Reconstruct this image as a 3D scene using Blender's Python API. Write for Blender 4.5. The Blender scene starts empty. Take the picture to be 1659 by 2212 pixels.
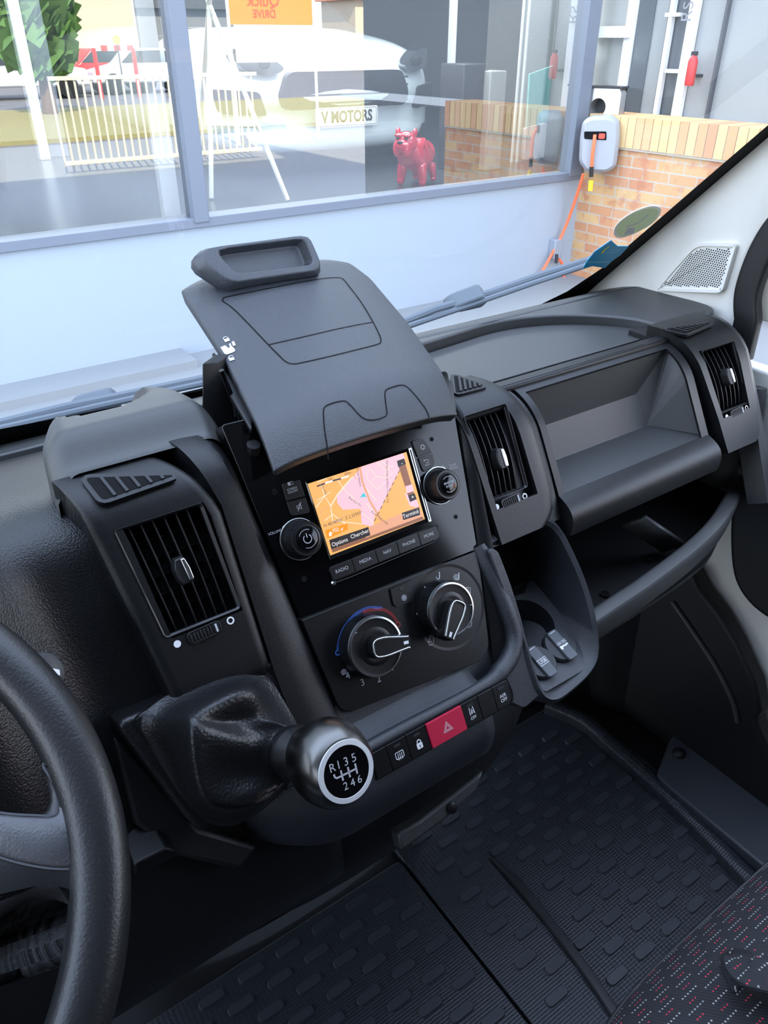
import bpy, bmesh, math, random
from mathutils import Vector, Matrix
from math import sin, cos, pi, radians, sqrt
random.seed(7)
scene = bpy.context.scene
col = scene.collection

# ------------------------------------------------------------------ camera
PITCH, YAW, FOC, IW, IH = radians(31.6), radians(35), 1661.0, 1659.0, 2212.0
CAM = Vector((0, 0, 1.12))
FWD = Vector((sin(YAW)*cos(PITCH), cos(YAW)*cos(PITCH), -sin(PITCH)))
RGT = Vector((cos(YAW), -sin(YAW), 0))
UPV = RGT.cross(FWD)
cd = bpy.data.cameras.new('camera'); cam = bpy.data.objects.new('camera', cd); col.objects.link(cam)
cd.sensor_fit = 'HORIZONTAL'; cd.sensor_width = 36; cd.lens = 36*FOC/IW
cd.clip_start = 0.02; cd.clip_end = 400
m = Matrix((RGT, UPV, -FWD)).transposed().to_4x4(); m.translation = CAM
cam.matrix_world = m
scene.camera = cam

# ------------------------------------------------------------------ sky, sun, exposure
scene.view_settings.view_transform = 'Standard'
scene.view_settings.look = 'None'
scene.view_settings.gamma = 1
scene.view_settings.exposure = 1.15
w = bpy.data.worlds.new('sky'); scene.world = w; w.use_nodes = True
nt = w.node_tree; nt.nodes.clear()
out = nt.nodes.new('ShaderNodeOutputWorld'); bg = nt.nodes.new('ShaderNodeBackground')
tc = nt.nodes.new('ShaderNodeTexCoord'); sp = nt.nodes.new('ShaderNodeSeparateXYZ')
cr = nt.nodes.new('ShaderNodeValToRGB')
nt.links.new(tc.outputs['Generated'], sp.inputs[0]); nt.links.new(sp.outputs['Z'], cr.inputs[0])
e = cr.color_ramp.elements
e[0].position = 0.0; e[0].color = (0.86, 0.89, 0.90, 1)
e[1].position = 0.7; e[1].color = (0.52, 0.64, 0.90, 1)
x = e.new(0.18); x.color = (0.70, 0.80, 0.97, 1)
nt.links.new(cr.outputs[0], bg.inputs[0]); bg.inputs[1].default_value = 2.7
nt.links.new(bg.outputs[0], out.inputs[0])
sd = bpy.data.lights.new('sun', 'SUN'); sun = bpy.data.objects.new('sun', sd); col.objects.link(sun)
sd.energy = 6.5; sd.angle = radians(0.6); sd.color = (1.0, 0.88, 0.68)
SUN = Vector((-0.25, 1.0, 0.95)).normalized()      # towards the sun: behind the showroom
sun.rotation_euler = SUN.to_track_quat('Z', 'Y').to_euler()
def area(name, loc, size, energy, color=(1, 1, 1), rot=(0, 0, 0)):
    d = bpy.data.lights.new(name, 'AREA'); o = bpy.data.objects.new(name, d); col.objects.link(o)
    d.shape = 'RECTANGLE'; d.size, d.size_y = size; d.energy = energy; d.color = color
    o.location = loc; o.rotation_euler = rot
area('showroom_fill_light', (3.2, 6.2, 3.3), (5, 2.4), 230, (0.92, 0.97, 1))  # area light added out of view to brighten the white car

# ------------------------------------------------------------------ measuring helpers
def ray(px, py): return RGT*((px-IW/2)/FOC) - UPV*((py-IH/2)/FOC) + FWD
def hit(px, py, n, d):
    r = ray(px, py); n = Vector(n); return CAM + r*((d - n.dot(CAM))/r.dot(n))
def xp(px, py, x): return hit(px, py, (1, 0, 0), x)
def yp(px, py, y): return hit(px, py, (0, 1, 0), y)
def zp(px, py, z): return hit(px, py, (0, 0, 1), z)
class Frame:
    def __init__(s, O, ax, ay):
        s.O = Vector(O); s.ax = Vector(ax).normalized(); s.ay = Vector(ay).normalized(); s.az = s.ax.cross(s.ay).normalized()
    def P(s, a, b, h=0): return s.O + s.ax*a + s.ay*b + s.az*h
    def uv(s, px, py, h=0):
        p = hit(px, py, s.az, s.az.dot(s.O) + h) - s.O
        return (p.dot(s.ax), p.dot(s.ay))
    def uvs(s, pts, h=0): return [s.uv(x, y, h) for x, y in pts]
    def shift(s, a, b, h, rot=0, tilt=0):
        ax = s.ax*cos(rot) + s.ay*sin(rot); ay = s.ay*cos(rot) - s.ax*sin(rot)
        return Frame(s.P(a, b, h), ax, ay)
T = radians(30)
FACE = Frame((0, .516, .749), (1, 0, 0), (0, sin(T), cos(T)))      # plane of the radio face, leaning back 30 degrees
WORLD = Frame((0, 0, 0), (1, 0, 0), (0, 1, 0))
GLASS = Frame((0, .90, .74), (1, 0, 0), (0, -.72, .69))             # windshield plane, az points to outside/front? (see below)

# ------------------------------------------------------------------ materials
MATS = {}
def mat(name, color, rough=.5, metal=0, spec=.5, emis=None, es=1, bump=None, coat=0, alpha=None, trans=0, sheen=0):
    if name in MATS: return MATS[name]
    m = bpy.data.materials.new(name); m.use_nodes = True; n = m.node_tree; b = n.nodes['Principled BSDF']
    b.inputs['Base Color'].default_value = (*color, 1); b.inputs['Roughness'].default_value = rough
    b.inputs['Metallic'].default_value = metal; b.inputs['Specular IOR Level'].default_value = spec
    b.inputs['Coat Weight'].default_value = coat; b.inputs['Coat Roughness'].default_value = .05
    if emis: b.inputs['Emission Color'].default_value = (*emis, 1); b.inputs['Emission Strength'].default_value = es
    if bump:
        kind, scale, dist, strength = bump
        t = n.nodes.new('ShaderNodeTexCoord')
        if kind == 'grain':
            x = n.nodes.new('ShaderNodeTexVoronoi'); x.inputs['Scale'].default_value = scale; x.feature = 'SMOOTH_F1'; o = x.outputs['Distance']
        else:
            x = n.nodes.new('ShaderNodeTexNoise'); x.inputs['Scale'].default_value = scale; x.inputs['Detail'].default_value = 4; o = x.outputs['Fac']
        n.links.new(t.outputs['Object'], x.inputs['Vector'])
        bp = n.nodes.new('ShaderNodeBump'); bp.inputs['Distance'].default_value = dist; bp.inputs['Strength'].default_value = strength
        if kind == 'grain': bp.invert = True
        n.links.new(o, bp.inputs['Height']); n.links.new(bp.outputs[0], b.inputs['Normal'])
    MATS[name] = m; return m
PL = mat('grained black plastic', (.007, .0072, .008), .40, bump=('grain', 700, .0006, .55))
PLF = mat('fine grained black plastic', (.006, .0062, .007), .36, spec=.4, bump=('noise', 1600, .0004, .5))  # tone and gloss lowered to put shade on the upright faces
PLC = mat('sandy grained plastic', (.015, .017, .022), .45, spec=.8, bump=('noise', 1100, .0006, .8))
PLT = mat('sky-lightened black plastic', (.038, .039, .039), .46, spec=.6, bump=('noise', 900, .0004, .5))  # tone raised to put the sky's sheen on the dash tops
PLD = mat('dull black plastic', (.004, .004, .005), .55)
BLK = mat('deep black', (.0015, .0015, .002), .8, spec=.2)
GLS = mat('piano black', (.002, .002, .0025), .10, spec=.4)
SAT = mat('satin black panel', (.004, .004, .0045), .34, bump=('noise', 2500, .0001, .3))
SLAT = mat('vent slat plastic', (.006, .006, .007), .33)
CHR = mat('satin chrome', (.72, .74, .76), .22, metal=1)
GUN = mat('brushed gunmetal', (.13, .125, .12), .28, metal=1)
WHT = mat('white print', (.80, .80, .80), .5)
GRP = mat('grey print', (.52, .52, .54), .5)
RED = mat('hazard red plastic', (.50, .010, .045), .45)
BLU = mat('blue print', (.05, .14, .50), .5)
DRD = mat('dark red print', (.35, .03, .03), .5)
LEA = mat('black leather', (.008, .008, .009), .36, spec=.45, bump=('grain', 420, .0007, .55))
RIM = mat('steering wheel leather', (.012, .012, .013), .36, bump=('grain', 650, .0004, .3))
SPK = mat('grey soft plastic', (.085, .085, .092), .40, bump=('noise', 700, .0006, .6))
BEI = mat('beige trim plastic', (.77, .75, .69), .6, bump=('noise', 600, .0003, .3))
GRY = mat('grey cap plastic', (.085, .09, .10), .5)
DGR = mat('dark grey plastic', (.02, .021, .024), .45)
RUB = mat('black rubber', (.006, .006, .0065), .5)
def striped(name, c, rough, scale):
    m = mat(name, c, rough); n = m.node_tree; b = n.nodes['Principled BSDF']
    t = n.nodes.new('ShaderNodeTexCoord'); wv = n.nodes.new('ShaderNodeTexWave'); wv.bands_direction = 'Y'; wv.inputs['Scale'].default_value = scale
    w2 = n.nodes.new('ShaderNodeTexWave'); w2.bands_direction = 'X'; w2.inputs['Scale'].default_value = scale*.6
    mx = n.nodes.new('ShaderNodeMath'); mx.operation = 'ADD'
    n.links.new(t.outputs['Object'], wv.inputs[0]); n.links.new(t.outputs['Object'], w2.inputs[0])
    n.links.new(wv.outputs['Fac'], mx.inputs[0]); n.links.new(w2.outputs['Fac'], mx.inputs[1])
    bp = n.nodes.new('ShaderNodeBump'); bp.inputs['Distance'].default_value = .0005; bp.inputs['Strength'].default_value = .6
    n.links.new(mx.outputs[0], bp.inputs['Height']); n.links.new(bp.outputs[0], b.inputs['Normal']); return m
MATR = striped('ribbed rubber mat', (.034, .038, .046), .38, 75)
MATP = mat('smooth rubber pad', (.050, .055, .065), .40)

def thin_glass(name, refl, tint=(1, 1, 1), spot=0):
    m = bpy.data.materials.new(name); m.use_nodes = True; n = m.node_tree; n.nodes.clear()
    o = n.nodes.new('ShaderNodeOutputMaterial'); mx = n.nodes.new('ShaderNodeMixShader')
    t = n.nodes.new('ShaderNodeBsdfTransparent'); g = n.nodes.new('ShaderNodeBsdfGlossy')
    t.inputs[0].default_value = (*tint, 1); g.inputs['Roughness'].default_value = 0; g.inputs[0].default_value = (1, 1, 1, 1)
    lw = n.nodes.new('ShaderNodeFresnel'); lw.inputs[0].default_value = 1.5
    mp = n.nodes.new('ShaderNodeMath'); mp.operation = 'MULTIPLY_ADD'; mp.inputs[1].default_value = 1.0 if refl > .05 else .6; mp.inputs[2].default_value = refl
    n.links.new(lw.outputs[0], mp.inputs[0]); n.links.new(mp.outputs[0], mx.inputs[0])
    n.links.new(t.outputs[0], mx.inputs[1]); n.links.new(g.outputs[0], mx.inputs[2]); n.links.new(mx.outputs[0], o.inputs[0])
    return m
SHOPGLASS = thin_glass('shop window glass', .30, (.92, .95, .96))
CARGLASS = thin_glass('windshield glass', .0, (.97, .99, .98))

# ------------------------------------------------------------------ mesh builder
class MB:
    def __init__(s): s.v = []; s.f = []; s.mi = []
    def add(s, vs, fs, mi=0):
        k = len(s.v); s.v += [Vector(v) for v in vs]; s.f += [tuple(i+k for i in f) for f in fs]; s.mi += [mi]*len(fs); return s
    def prism(s, fr, poly, h0, h1, mi=0, taper=1.0):
        n = len(poly); cx = sum(p[0] for p in poly)/n; cy = sum(p[1] for p in poly)/n
        lo = [fr.P(a, b, h0) for a, b in poly]; hi = [fr.P(cx+(a-cx)*taper, cy+(b-cy)*taper, h1) for a, b in poly]
        return s.add(lo+hi, [tuple(range(n-1, -1, -1)), tuple(range(n, 2*n))] + [(i, (i+1) % n, n+(i+1) % n, n+i) for i in range(n)], mi)
    def ringprism(s, fr, outer, inner, h0, h1, mi=0, h1i=None):
        n = len(outer); h1i = h1 if h1i is None else h1i
        vs = [fr.P(a, b, h0) for a, b in outer]+[fr.P(a, b, h1) for a, b in outer]+[fr.P(a, b, h1i) for a, b in inner]+[fr.P(a, b, h0) for a, b in inner]
        fs = []
        for i in range(n):
            j = (i+1) % n
            for k in range(4):
                l = (k+1) % 4
                fs.append((k*n+i, k*n+j, l*n+j, l*n+i))
        return s.add(vs, fs, mi)
    def box(s, a, b, mi=0):
        a = Vector(a); b = Vector(b)
        return s.prism(WORLD, [(a.x, a.y), (b.x, a.y), (b.x, b.y), (a.x, b.y)], a.z, b.z, mi)
    def lathe(s, fr, prof, n=32, mi=0, cap=True, ell=1.0):
        vs = []; fs = []
        for r, h in prof: vs += [fr.P(r*cos(2*pi*i/n), r*ell*sin(2*pi*i/n), h) for i in range(n)]
        for k in range(len(prof)-1):
            for i in range(n):
                j = (i+1) % n; fs.append((k*n+i, k*n+j, (k+1)*n+j, (k+1)*n+i))
        if cap: fs.append(tuple(range(n-1, -1, -1))); fs.append(tuple((len(prof)-1)*n+i for i in range(n)))
        return s.add(vs, fs, mi)
    def tube(s, pts, r, n=10, mi=0, closed=False, cap=True):
        pts = [Vector(p) for p in pts]; N = len(pts); rs = r if isinstance(r, (list, tuple)) else [r]*N
        vs = []; fs = []; up = None
        for i, p in enumerate(pts):
            if closed: d = pts[(i+1) % N]-pts[i-1]
            else: d = pts[min(i+1, N-1)]-pts[max(i-1, 0)]
            d.normalize()
            if up is None: up = d.orthogonal().normalized()
            up = (up - d*up.dot(d)).normalized(); q = d.cross(up)
            vs += [p + (up*cos(2*pi*k/n)+q*sin(2*pi*k/n))*rs[i] for k in range(n)]
        for i in range(N if closed else N-1):
            a = i*n; b = ((i+1) % N)*n
            for k in range(n): l = (k+1) % n; fs.append((a+k, a+l, b+l, b+k))
        if cap and not closed: fs.append(tuple(range(n-1, -1, -1))); fs.append(tuple((N-1)*n+k for k in range(n)))
        return s.add(vs, fs, mi)
    def sweep(s, pts, sect, upv=(0, 0, 1), mi=0, sc=None):
        pts = [Vector(p) for p in pts]; N = len(pts); n = len(sect); upv = Vector(upv); vs = []; fs = []
        for i, p in enumerate(pts):
            d = (pts[min(i+1, N-1)]-pts[max(i-1, 0)]).normalized(); q = d.cross(upv).normalized(); u = q.cross(d)
            k = sc[i] if sc else 1
            vs += [p+q*a*k+u*b*k for a, b in sect]
        for i in range(N-1):
            for k in range(n): l = (k+1) % n; fs.append((i*n+k, i*n+l, (i+1)*n+l, (i+1)*n+k))
        fs.append(tuple(range(n-1, -1, -1))); fs.append(tuple((N-1)*n+k for k in range(n)))
        return s.add(vs, fs, mi)
    def loft(s, rings, mi=0, cap0=True, cap1=True, closed=True):
        n = len(rings[0]); vs = [v for r in rings for v in r]; fs = []
        for i in range(len(rings)-1):
            for k in range(n if closed else n-1): l = (k+1) % n; fs.append((i*n+k, i*n+l, (i+1)*n+l, (i+1)*n+k))
        if cap0: fs.append(tuple(range(n-1, -1, -1)))
        if cap1: fs.append(tuple((len(rings)-1)*n+k for k in range(n)))
        return s.add(vs, fs, mi)
    def grid(s, fn, ni, nj, holes=(), wall=None, mi=0, wmi=None):
        vs = [fn(i, j) for i in range(ni+1) for j in range(nj+1)]; fs = []; W = nj+1
        inh = lambda i, j: any(a <= i < b and c <= j < d for a, b, c, d in holes)
        for i in range(ni):
            for j in range(nj):
                if not inh(i, j): fs.append((i*W+j, i*W+j+1, (i+1)*W+j+1, (i+1)*W+j))
        s.add(vs, fs, mi)
        if wall:
            for a, b, c, d in holes:
                loop = [(i, c) for i in range(a, b)]+[(b, j) for j in range(c, d)]+[(i, d) for i in range(b, a, -1)]+[(a, j) for j in range(d, c, -1)]
                top = [fn(i, j) for i, j in loop]; bot = [wall(i, j, p) for (i, j), p in zip(loop, top)]
                n = len(loop)
                s.add(top+bot, [(k, (k+1) % n, n+(k+1) % n, n+k) for k in range(n)], mi if wmi is None else wmi)
                s.add(bot, [tuple(range(n))], mi if wmi is None else wmi)
        return s
    def text(s, txt, fr, a, b, size, h=0.0003, mi=0, rot=0, align='CENTER', sx=1, depth=.0002, mirror=False, bold=0):
        cu = bpy.data.curves.new('t', 'FONT'); cu.body = txt; cu.size = size; cu.align_x = align; cu.align_y = 'CENTER'; cu.resolution_u = 3; cu.extrude = 0; cu.offset = bold
        ob = bpy.data.objects.new('t', cu); me = bpy.data.meshes.new_from_object(ob)
        f2 = fr.shift(a, b, h, rot)
        k = -1 if mirror else 1
        s.add([f2.P(v.co.x*sx*k, v.co.y, 0) for v in me.vertices], [tuple(p.vertices) for p in me.polygons], mi)
        bpy.data.objects.remove(ob); bpy.data.curves.remove(cu); bpy.data.meshes.remove(me)
        return s
    def strip(s, fr, pts, wd, h=.0003, mi=0, closed=False):
        pts = [Vector(p) for p in pts]; N = len(pts); L = []; Rr = []
        for i, p in enumerate(pts):
            d = (pts[(i+1) % N]-pts[i-1]) if closed else (pts[min(i+1, N-1)]-pts[max(i-1, 0)])
            d.normalize(); q = Vector((-d.y, d.x))*wd/2; L.append(p+q); Rr.append(p-q)
        vs = [fr.P(p.x, p.y, h) for p in L]+[fr.P(p.x, p.y, h) for p in Rr]
        return s.add(vs, [(i, (i+1) % N, N+(i+1) % N, N+i) for i in range(N if closed else N-1)], mi)
    def disc(s, fr, a, b, r, h=.0003, n=20, mi=0, r0=None):
        if r0: return s.strip(fr, [(a+(r+r0)/2*cos(2*pi*i/n), b+(r+r0)/2*sin(2*pi*i/n)) for i in range(n)], r-r0, h, mi, True)
        return s.add([fr.P(a+r*cos(2*pi*i/n), b+r*sin(2*pi*i/n), h) for i in range(n)], [tuple(range(n))], mi)

def rpoly(pts, r, seg=4):
    out = []; n = len(pts); rs = r if isinstance(r, (list, tuple)) else [r]*n
    for i in range(n):
        p = Vector(pts[i]); a = Vector(pts[i-1])-p; b = Vector(pts[(i+1) % n])-p; rr = rs[i]
        la, lb = a.length, b.length; d = min(rr, la*.48, lb*.48)
        if d < 1e-6: out.append(tuple(p)); continue
        A = p+a/la*d; B = p+b/lb*d
        for k in range(seg+1):
            t = k/seg; out.append(tuple(A*(1-t)**2+p*2*t*(1-t)+B*t*t))
    return out
def scalepoly(poly, d):
    n = len(poly); o = []
    area2 = sum(poly[i][0]*poly[(i+1) % n][1]-poly[(i+1) % n][0]*poly[i][1] for i in range(n)); sg = 1 if area2 > 0 else -1
    for i in range(n):
        p = Vector(poly[i]); t = Vector(poly[(i+1) % n])-Vector(poly[i-1]); t.normalize()
        o.append(tuple(p+Vector((t.y, -t.x))*d*sg))
    return o
def rrect(cx, cy, w, h, r, seg=4): return rpoly([(cx-w/2, cy-h/2), (cx+w/2, cy-h/2), (cx+w/2, cy+h/2), (cx-w/2, cy+h/2)], r, seg)
def catmull(pts, n=6, closed=False):
    pts = [Vector(p) for p in pts]; N = len(pts); o = []
    for i in range(N if closed else N-1):
        g = (lambda k: pts[k % N]) if closed else (lambda k: pts[max(0, min(N-1, k))])
        a, b, c, d = g(i-1), g(i), g(i+1), g(i+2)
        for k in range(n):
            t = k/n; o.append(.5*((2*b)+(c-a)*t+(2*a-5*b+4*c-d)*t*t+(3*b-a-3*c+d)*t**3))
    if not closed: o.append(pts[-1])
    return o

# ------------------------------------------------------------------ object builders
def thing(name, label, cat, loc=(0, 0, 0), group=None):
    o = bpy.data.objects.new(name, None); col.objects.link(o); o.location = loc; o.empty_display_size = .05
    o['label'] = label; o['category'] = cat
    if group: o['group'] = group
    return o
def part(name, mb, m, parent=None, bev=0, ang=35, smooth=True, seg=2, solid=0, sub=0, label=None):
    me = bpy.data.meshes.new(name)
    root = parent
    while root is not None and root.parent is not None: root = root.parent
    org = root.location.copy() if root is not None else Vector((0, 0, 0))
    me.from_pydata([v-org for v in mb.v], [], mb.f); me.update()
    ms = m if isinstance(m, (list, tuple)) else [m]
    for x in ms: me.materials.append(x)
    for p, k in zip(me.polygons, mb.mi): p.material_index = k; p.use_smooth = smooth
    bm = bmesh.new(); bm.from_mesh(me); bmesh.ops.remove_doubles(bm, verts=bm.verts, dist=1e-6); bmesh.ops.recalc_face_normals(bm, faces=bm.faces); bm.to_mesh(me); bm.free()
    if smooth: me.set_sharp_from_angle(angle=radians(ang))
    o = bpy.data.objects.new(name, me); col.objects.link(o)
    if parent: o.parent = parent
    if solid: md = o.modifiers.new('s', 'SOLIDIFY'); md.thickness = solid; md.offset = -1
    if bev:
        md = o.modifiers.new('b', 'BEVEL'); md.width = bev; md.segments = seg; md.limit_method = 'ANGLE'; md.angle_limit = radians(40); md.harden_normals = False
    if sub: md = o.modifiers.new('u', 'SUBSURF'); md.levels = sub; md.render_levels = sub
    if label: o['label'] = label
    return o
def tag(o, label, cat, group=None, kind=None):
    if kind: o['kind'] = kind; 
    if label: o['label'] = label
    if cat: o['category'] = cat
    if group: o['group'] = group
    return o
def struct(name, mb, m, label=None, **k):
    o = part(name, mb, m, **k); o['kind'] = 'structure'
    o['label'] = label or name; o['category'] = name.split('_')[0]
    return o
# ================================================================== DASHBOARD
dash = thing('dashboard', 'wide grained black van dashboard with round-edged vent pods and open passenger shelf below the windshield', 'dashboard', (.4, .6, .7))
def BP(s, s0, rb, h0):
    if s <= s0: return (s, h0), (0, 1)
    th = min((s-s0)/rb, radians(60)); u = s0+rb*sin(th); h = h0-rb*(1-cos(th)); ex = max(0, s-s0-rb*radians(60))
    return (u+ex*.5, h-ex*.866), (sin(th), cos(th))
def skin(mb, S, TT, xl, xr, prof, holes=(), wall=.02, skirt=.03, mi=0, wmi=None, off=None):
    def fn(i, j, d=0):
        (u, h), (nu, nh) = prof(S[i]); t = TT[j]; x = xl(S[i])*(1-t)+xr(S[i])*t
        p = FACE.P(x, u-nu*d, h-nh*d)
        if off: p = off(p, S[i], t)
        return p
    mb.grid(fn, len(S)-1, len(TT)-1, holes, (lambda i, j, p: fn(i, j, wall)) if holes else None, mi, wmi)
    if skirt:
        ni, nj = len(S)-1, len(TT)-1
        per = [(i, 0) for i in range(ni)]+[(ni, j) for j in range(nj)]+[(i, nj) for i in range(ni, 0, -1)]+[(0, j) for j in range(nj, 0, -1)]
        top = [fn(i, j) for i, j in per]
        # rounded shoulder then wall
        bot = [fn(i, j, skirt) for i, j in per]; n = len(per)
        mb.add(top+bot, [(k, (k+1) % n, n+(k+1) % n, n+k) for k in range(n)], mi)
def lin(a, b, n): return [a+(b-a)*k/n for k in range(n+1)]
def interp(tab):
    def f(s):
        if s <= tab[0][0]: return tab[0][1]
        for (a, va), (b, vb) in zip(tab, tab[1:]):
            if s <= b: return va+(vb-va)*(s-a)/(b-a)
        return tab[-1][1]
    return f
# --- driver side dash surface (pebbled), behind the left pod
mb = MB()
PRF = [(.80, .750), (.70, .776), (.62, .796), (.58, .795), (.553, .778), (.535, .745), (.515, .70), (.49, .64), (.465, .58), (.44, .52), (.42, .46), (.42, .38), (.50, .30)]
PR2 = catmull([(a, b, 0) for a, b in PRF], 5)
XS = lin(-.75, .24, 66)
def dl(i, j):
    x = XS[i]; p = PR2[j]; k = max(0, min(1, (.055-x)/.09)); k = k*k*(3-2*k)
    f = max(0, min(1, (p.y-.50)/.12))*max(0, min(1, (.74-p.x)/.1))
    lean = max(0, min(1, (.80-p.y)/.3))*.035
    kk = max(0, min(1, (.055+lean-x)/.085)); kk = kk*kk*(3-2*kk)
    return Vector((x, p.x-.055*kk*f, p.y+.012*kk*f))
mb.grid(dl, len(XS)-1, len(PR2)-1)
part('driver_side_panel', mb, PL, dash, solid=.004, label='pebble-grained dashboard skin behind the steering wheel')
# --- left pod
podprof = lambda s: BP(s, .052, .052, .010)
mb = MB()
S = lin(-.125, -.104, 3)+lin(-.098, -.049, 3)+lin(-.035, .035, 5)+[.047]+lin(.055, .108, 9)
ih = [i for i, s in enumerate(S) if abs(s+.049) < 1e-6][0]; ih2 = [i for i, s in enumerate(S) if abs(s-.047) < 1e-6][0]
xl = interp([(-.125, .121), (-.1, .117), (.06, .098), (.11, .088)]); xr = interp([(-.125, .197), (-.1, .202), (.04, .203), (.07, .190), (.11, .165)])
TT = [0, .03, .08, .17, .25]; tl, tr = .22, .90
TT = [0, .02, .06, .12, .19]+lin(.215, .885, 6)+[.93, .97, 1]
TT = [0, .02, .06, .12, .18, .225]+lin(.34, .80, 4)+[.90, .95, .98, 1]
ja, jb = 5, 11
def ppx(s):
    (u, h), n = BP(s, .052, .052, .010)
    return (u, h), n
def pod_off(p, s, t):
    e = min(t, 1-t); d = .004*max(0, 1-e/.06)**2
    lo = max(0, (-.098-s)/.027)
    return p - FACE.az*(d+.03*lo*lo) 
skin(mb, S, TT, xl, xr, ppx, [(ih, ih2, ja, jb)], wall=.022, skirt=.05, wmi=1, off=pod_off)
part('vent_pod', mb, [PLF, BLK], dash, ang=40, label='sandy black pod left of the radio')
# white dot / ring / thumbwheel handled by the air vent objects
# --- hood behind the left pod with the dished recess
mb = MB()
def hood(i, j, NI=30, NJ=36):
    v = i/NI; u = j/NJ; y = .575+.120*v; f = (1-v**2.6)**.5 if v < 1 else 0
    xc = .163+.004*v; hw = .075*max(f, .0)
    x = xc+(2*u-1)*hw
    sm = max(0, min(1, (y-.577)/.035)); z = .8275+.023*sm*sm*(3-2*sm)-max(0, v-.5)**2*.05
    e = abs(2*u-1)*1.0; z -= .022*max(0, e-.72)**2/.078
    z -= .025*max(0, v-.86)**2/.0196
    dd = ((x-.150)/.050)**2+((y-.668)/.036)**2
    if dd < 1: z -= .030*min(1, (1-dd)*2.2)
    return Vector((x, y, z))
mb.grid(lambda i, j: hood(i, j), 30, 36)
per = [hood(i, 0) for i in range(31)]+[hood(i, 36) for i in range(30, -1, -1)]
lo = [Vector((p.x+(p.x-.163)*.03, p.y, .765)) for p in per]; n = len(per)
mb.add(per+lo, [(k, k+1, n+k+1, n+k) for k in range(n-1)])
part('pod_hood', mb, PLT, dash, ang=50, label='smooth hood with dished recess behind the left vent pod')
# small top vent on the left pod (triangular, slatted)
def top_vent(tri, h, nsl, name='demister_vent'):
    """tri given as face-plane coordinates of the curved pod top"""
    fr, pts = tri
    mb = MB(); rim = rpoly(pts, .004, 3)
    mb.prism(fr, scalepoly(rim, .004), -.002, .0008, 0)
    mb.prism(fr, rim, .0006, .0012, 1)  # flat black sheet stands for the dark depth of the opening
    a = Vector(pts[0]); b = Vector(pts[1]); c = Vector(pts[2])
    for k in range(1, nsl):
        t = k/nsl; p = a+(b-a)*t
        q = c+(b-c)*min(1, t*1.0)
        mb.strip(fr, [p, q], .0026, .0022, 0)
    part(name, mb, [PLF, BLK], dash, label='small slatted demister on top of a vent pod, its dark opening a black sheet')
TL = Frame((.14, .5600, .8232), (1, 0, 0), (0, .937, .349))
top_vent((TL, [TL.uv(184, 1034), TL.uv(378, 1028), TL.uv(222, 1082)]), 0, 6)
TC = Frame((.52, .5715, .8065), (1, 0, 0), (0, .988, .153))
top_vent((TC, [TC.uv(980, 812), TC.uv(1046, 834), TC.uv(985, 850)]), 0, 6)
TR_ = Frame((.9, .579, .8055), (1, 0, 0), (0, .988, .153))
top_vent((TR_, [TR_.uv(1436, 712), TR_.uv(1536, 698), TR_.uv(1480, 722)]), 0, 8)
# --- console surround: strips either side of the radio, rounded over the top
mb = MB()
S = lin(-.21, .03, 12)+lin(.04, .115, 10)
strp = lambda s: BP(s, .058, .055, .007)
skin(mb, S, [0, .08, .3, .7, .9, 1], interp([(-.21, .212), (-.12, .204), (.04, .205), (.07, .198), (.115, .186)]), interp([(-.21, .262), (-.17, .253), (.08, .2285), (.115, .222)]), strp, skirt=.03, off=lambda p, s, t: p-FACE.az*(.012*max(0, t-.55)**2/.2+.0*s))
part('console_side_panel', mb, PLF, dash, label='curved sandy strip between the left vent pod and the radio')
mb = MB()
skin(mb, S, [0, .1, .4, .8, 1], interp([(-.21, .425), (-.16, .436), (-.08, .450), (.05, .4700), (.115, .470)]), interp([(-.21, .462), (-.1, .462), (.02, .474), (.115, .478)]), lambda s: BP(s, .035, .06, .007), skirt=.03, off=lambda p, s, t: p-FACE.az*(.006*(1-t)**2))
part('console_side_panel', mb, PLF, dash, label='curved strip between the radio and the centre vent pod')
# --- centre-right pod
S = [-.0862, -.084, -.079, -.072, -.066, -.0505]+lin(-.03, .03, 4)+[.047]+lin(.054, .112, 9)
ih, ih2 = 5, 11
mb = MB()
xl2 = interp([(-.110, .475), (.05, .4690), (.12, .470)]); xr2 = interp([(-.0862, .538), (-.084, .543), (-.079, .550), (-.072, .556), (-.05, .561), (.02, .560), (.05, .556), (.12, .535)])
TT = [0, .05, .088]+lin(.2, .65, 4)+[.74, .80, .88, .95, 1]
podC = lambda s: BP(s, .018, .075, .008)
skin(mb, S, TT, xl2, xr2, podC, [(ih, ih2, 2, 8)], wall=.022, skirt=.05, wmi=1, off=lambda p, s, t: p-FACE.az*(.004*max(0, 1-(1-t)/.12)**2+.02*max(0, (-.09-s)/.02)**2))
part('vent_pod', mb, [PLF, BLK], dash, label='pod with air vent right of the radio')
# --- panel right of the pod and below it
mb = MB()
S = lin(-.088, .015, 6)+lin(.02, .085, 8)
bod = lambda s: BP(s, .010, .072, -.004)
skin(mb, S, [0, .3, .8, 1], lambda s: .455, interp([(-.18, .568), (-.09, .5700), (-.02, .5745), (.03, .572), (.09, .566)]), bod, skirt=.04)
part('console_side_panel', mb, PLF, dash, label='grained panel around the centre vent pod')
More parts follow.
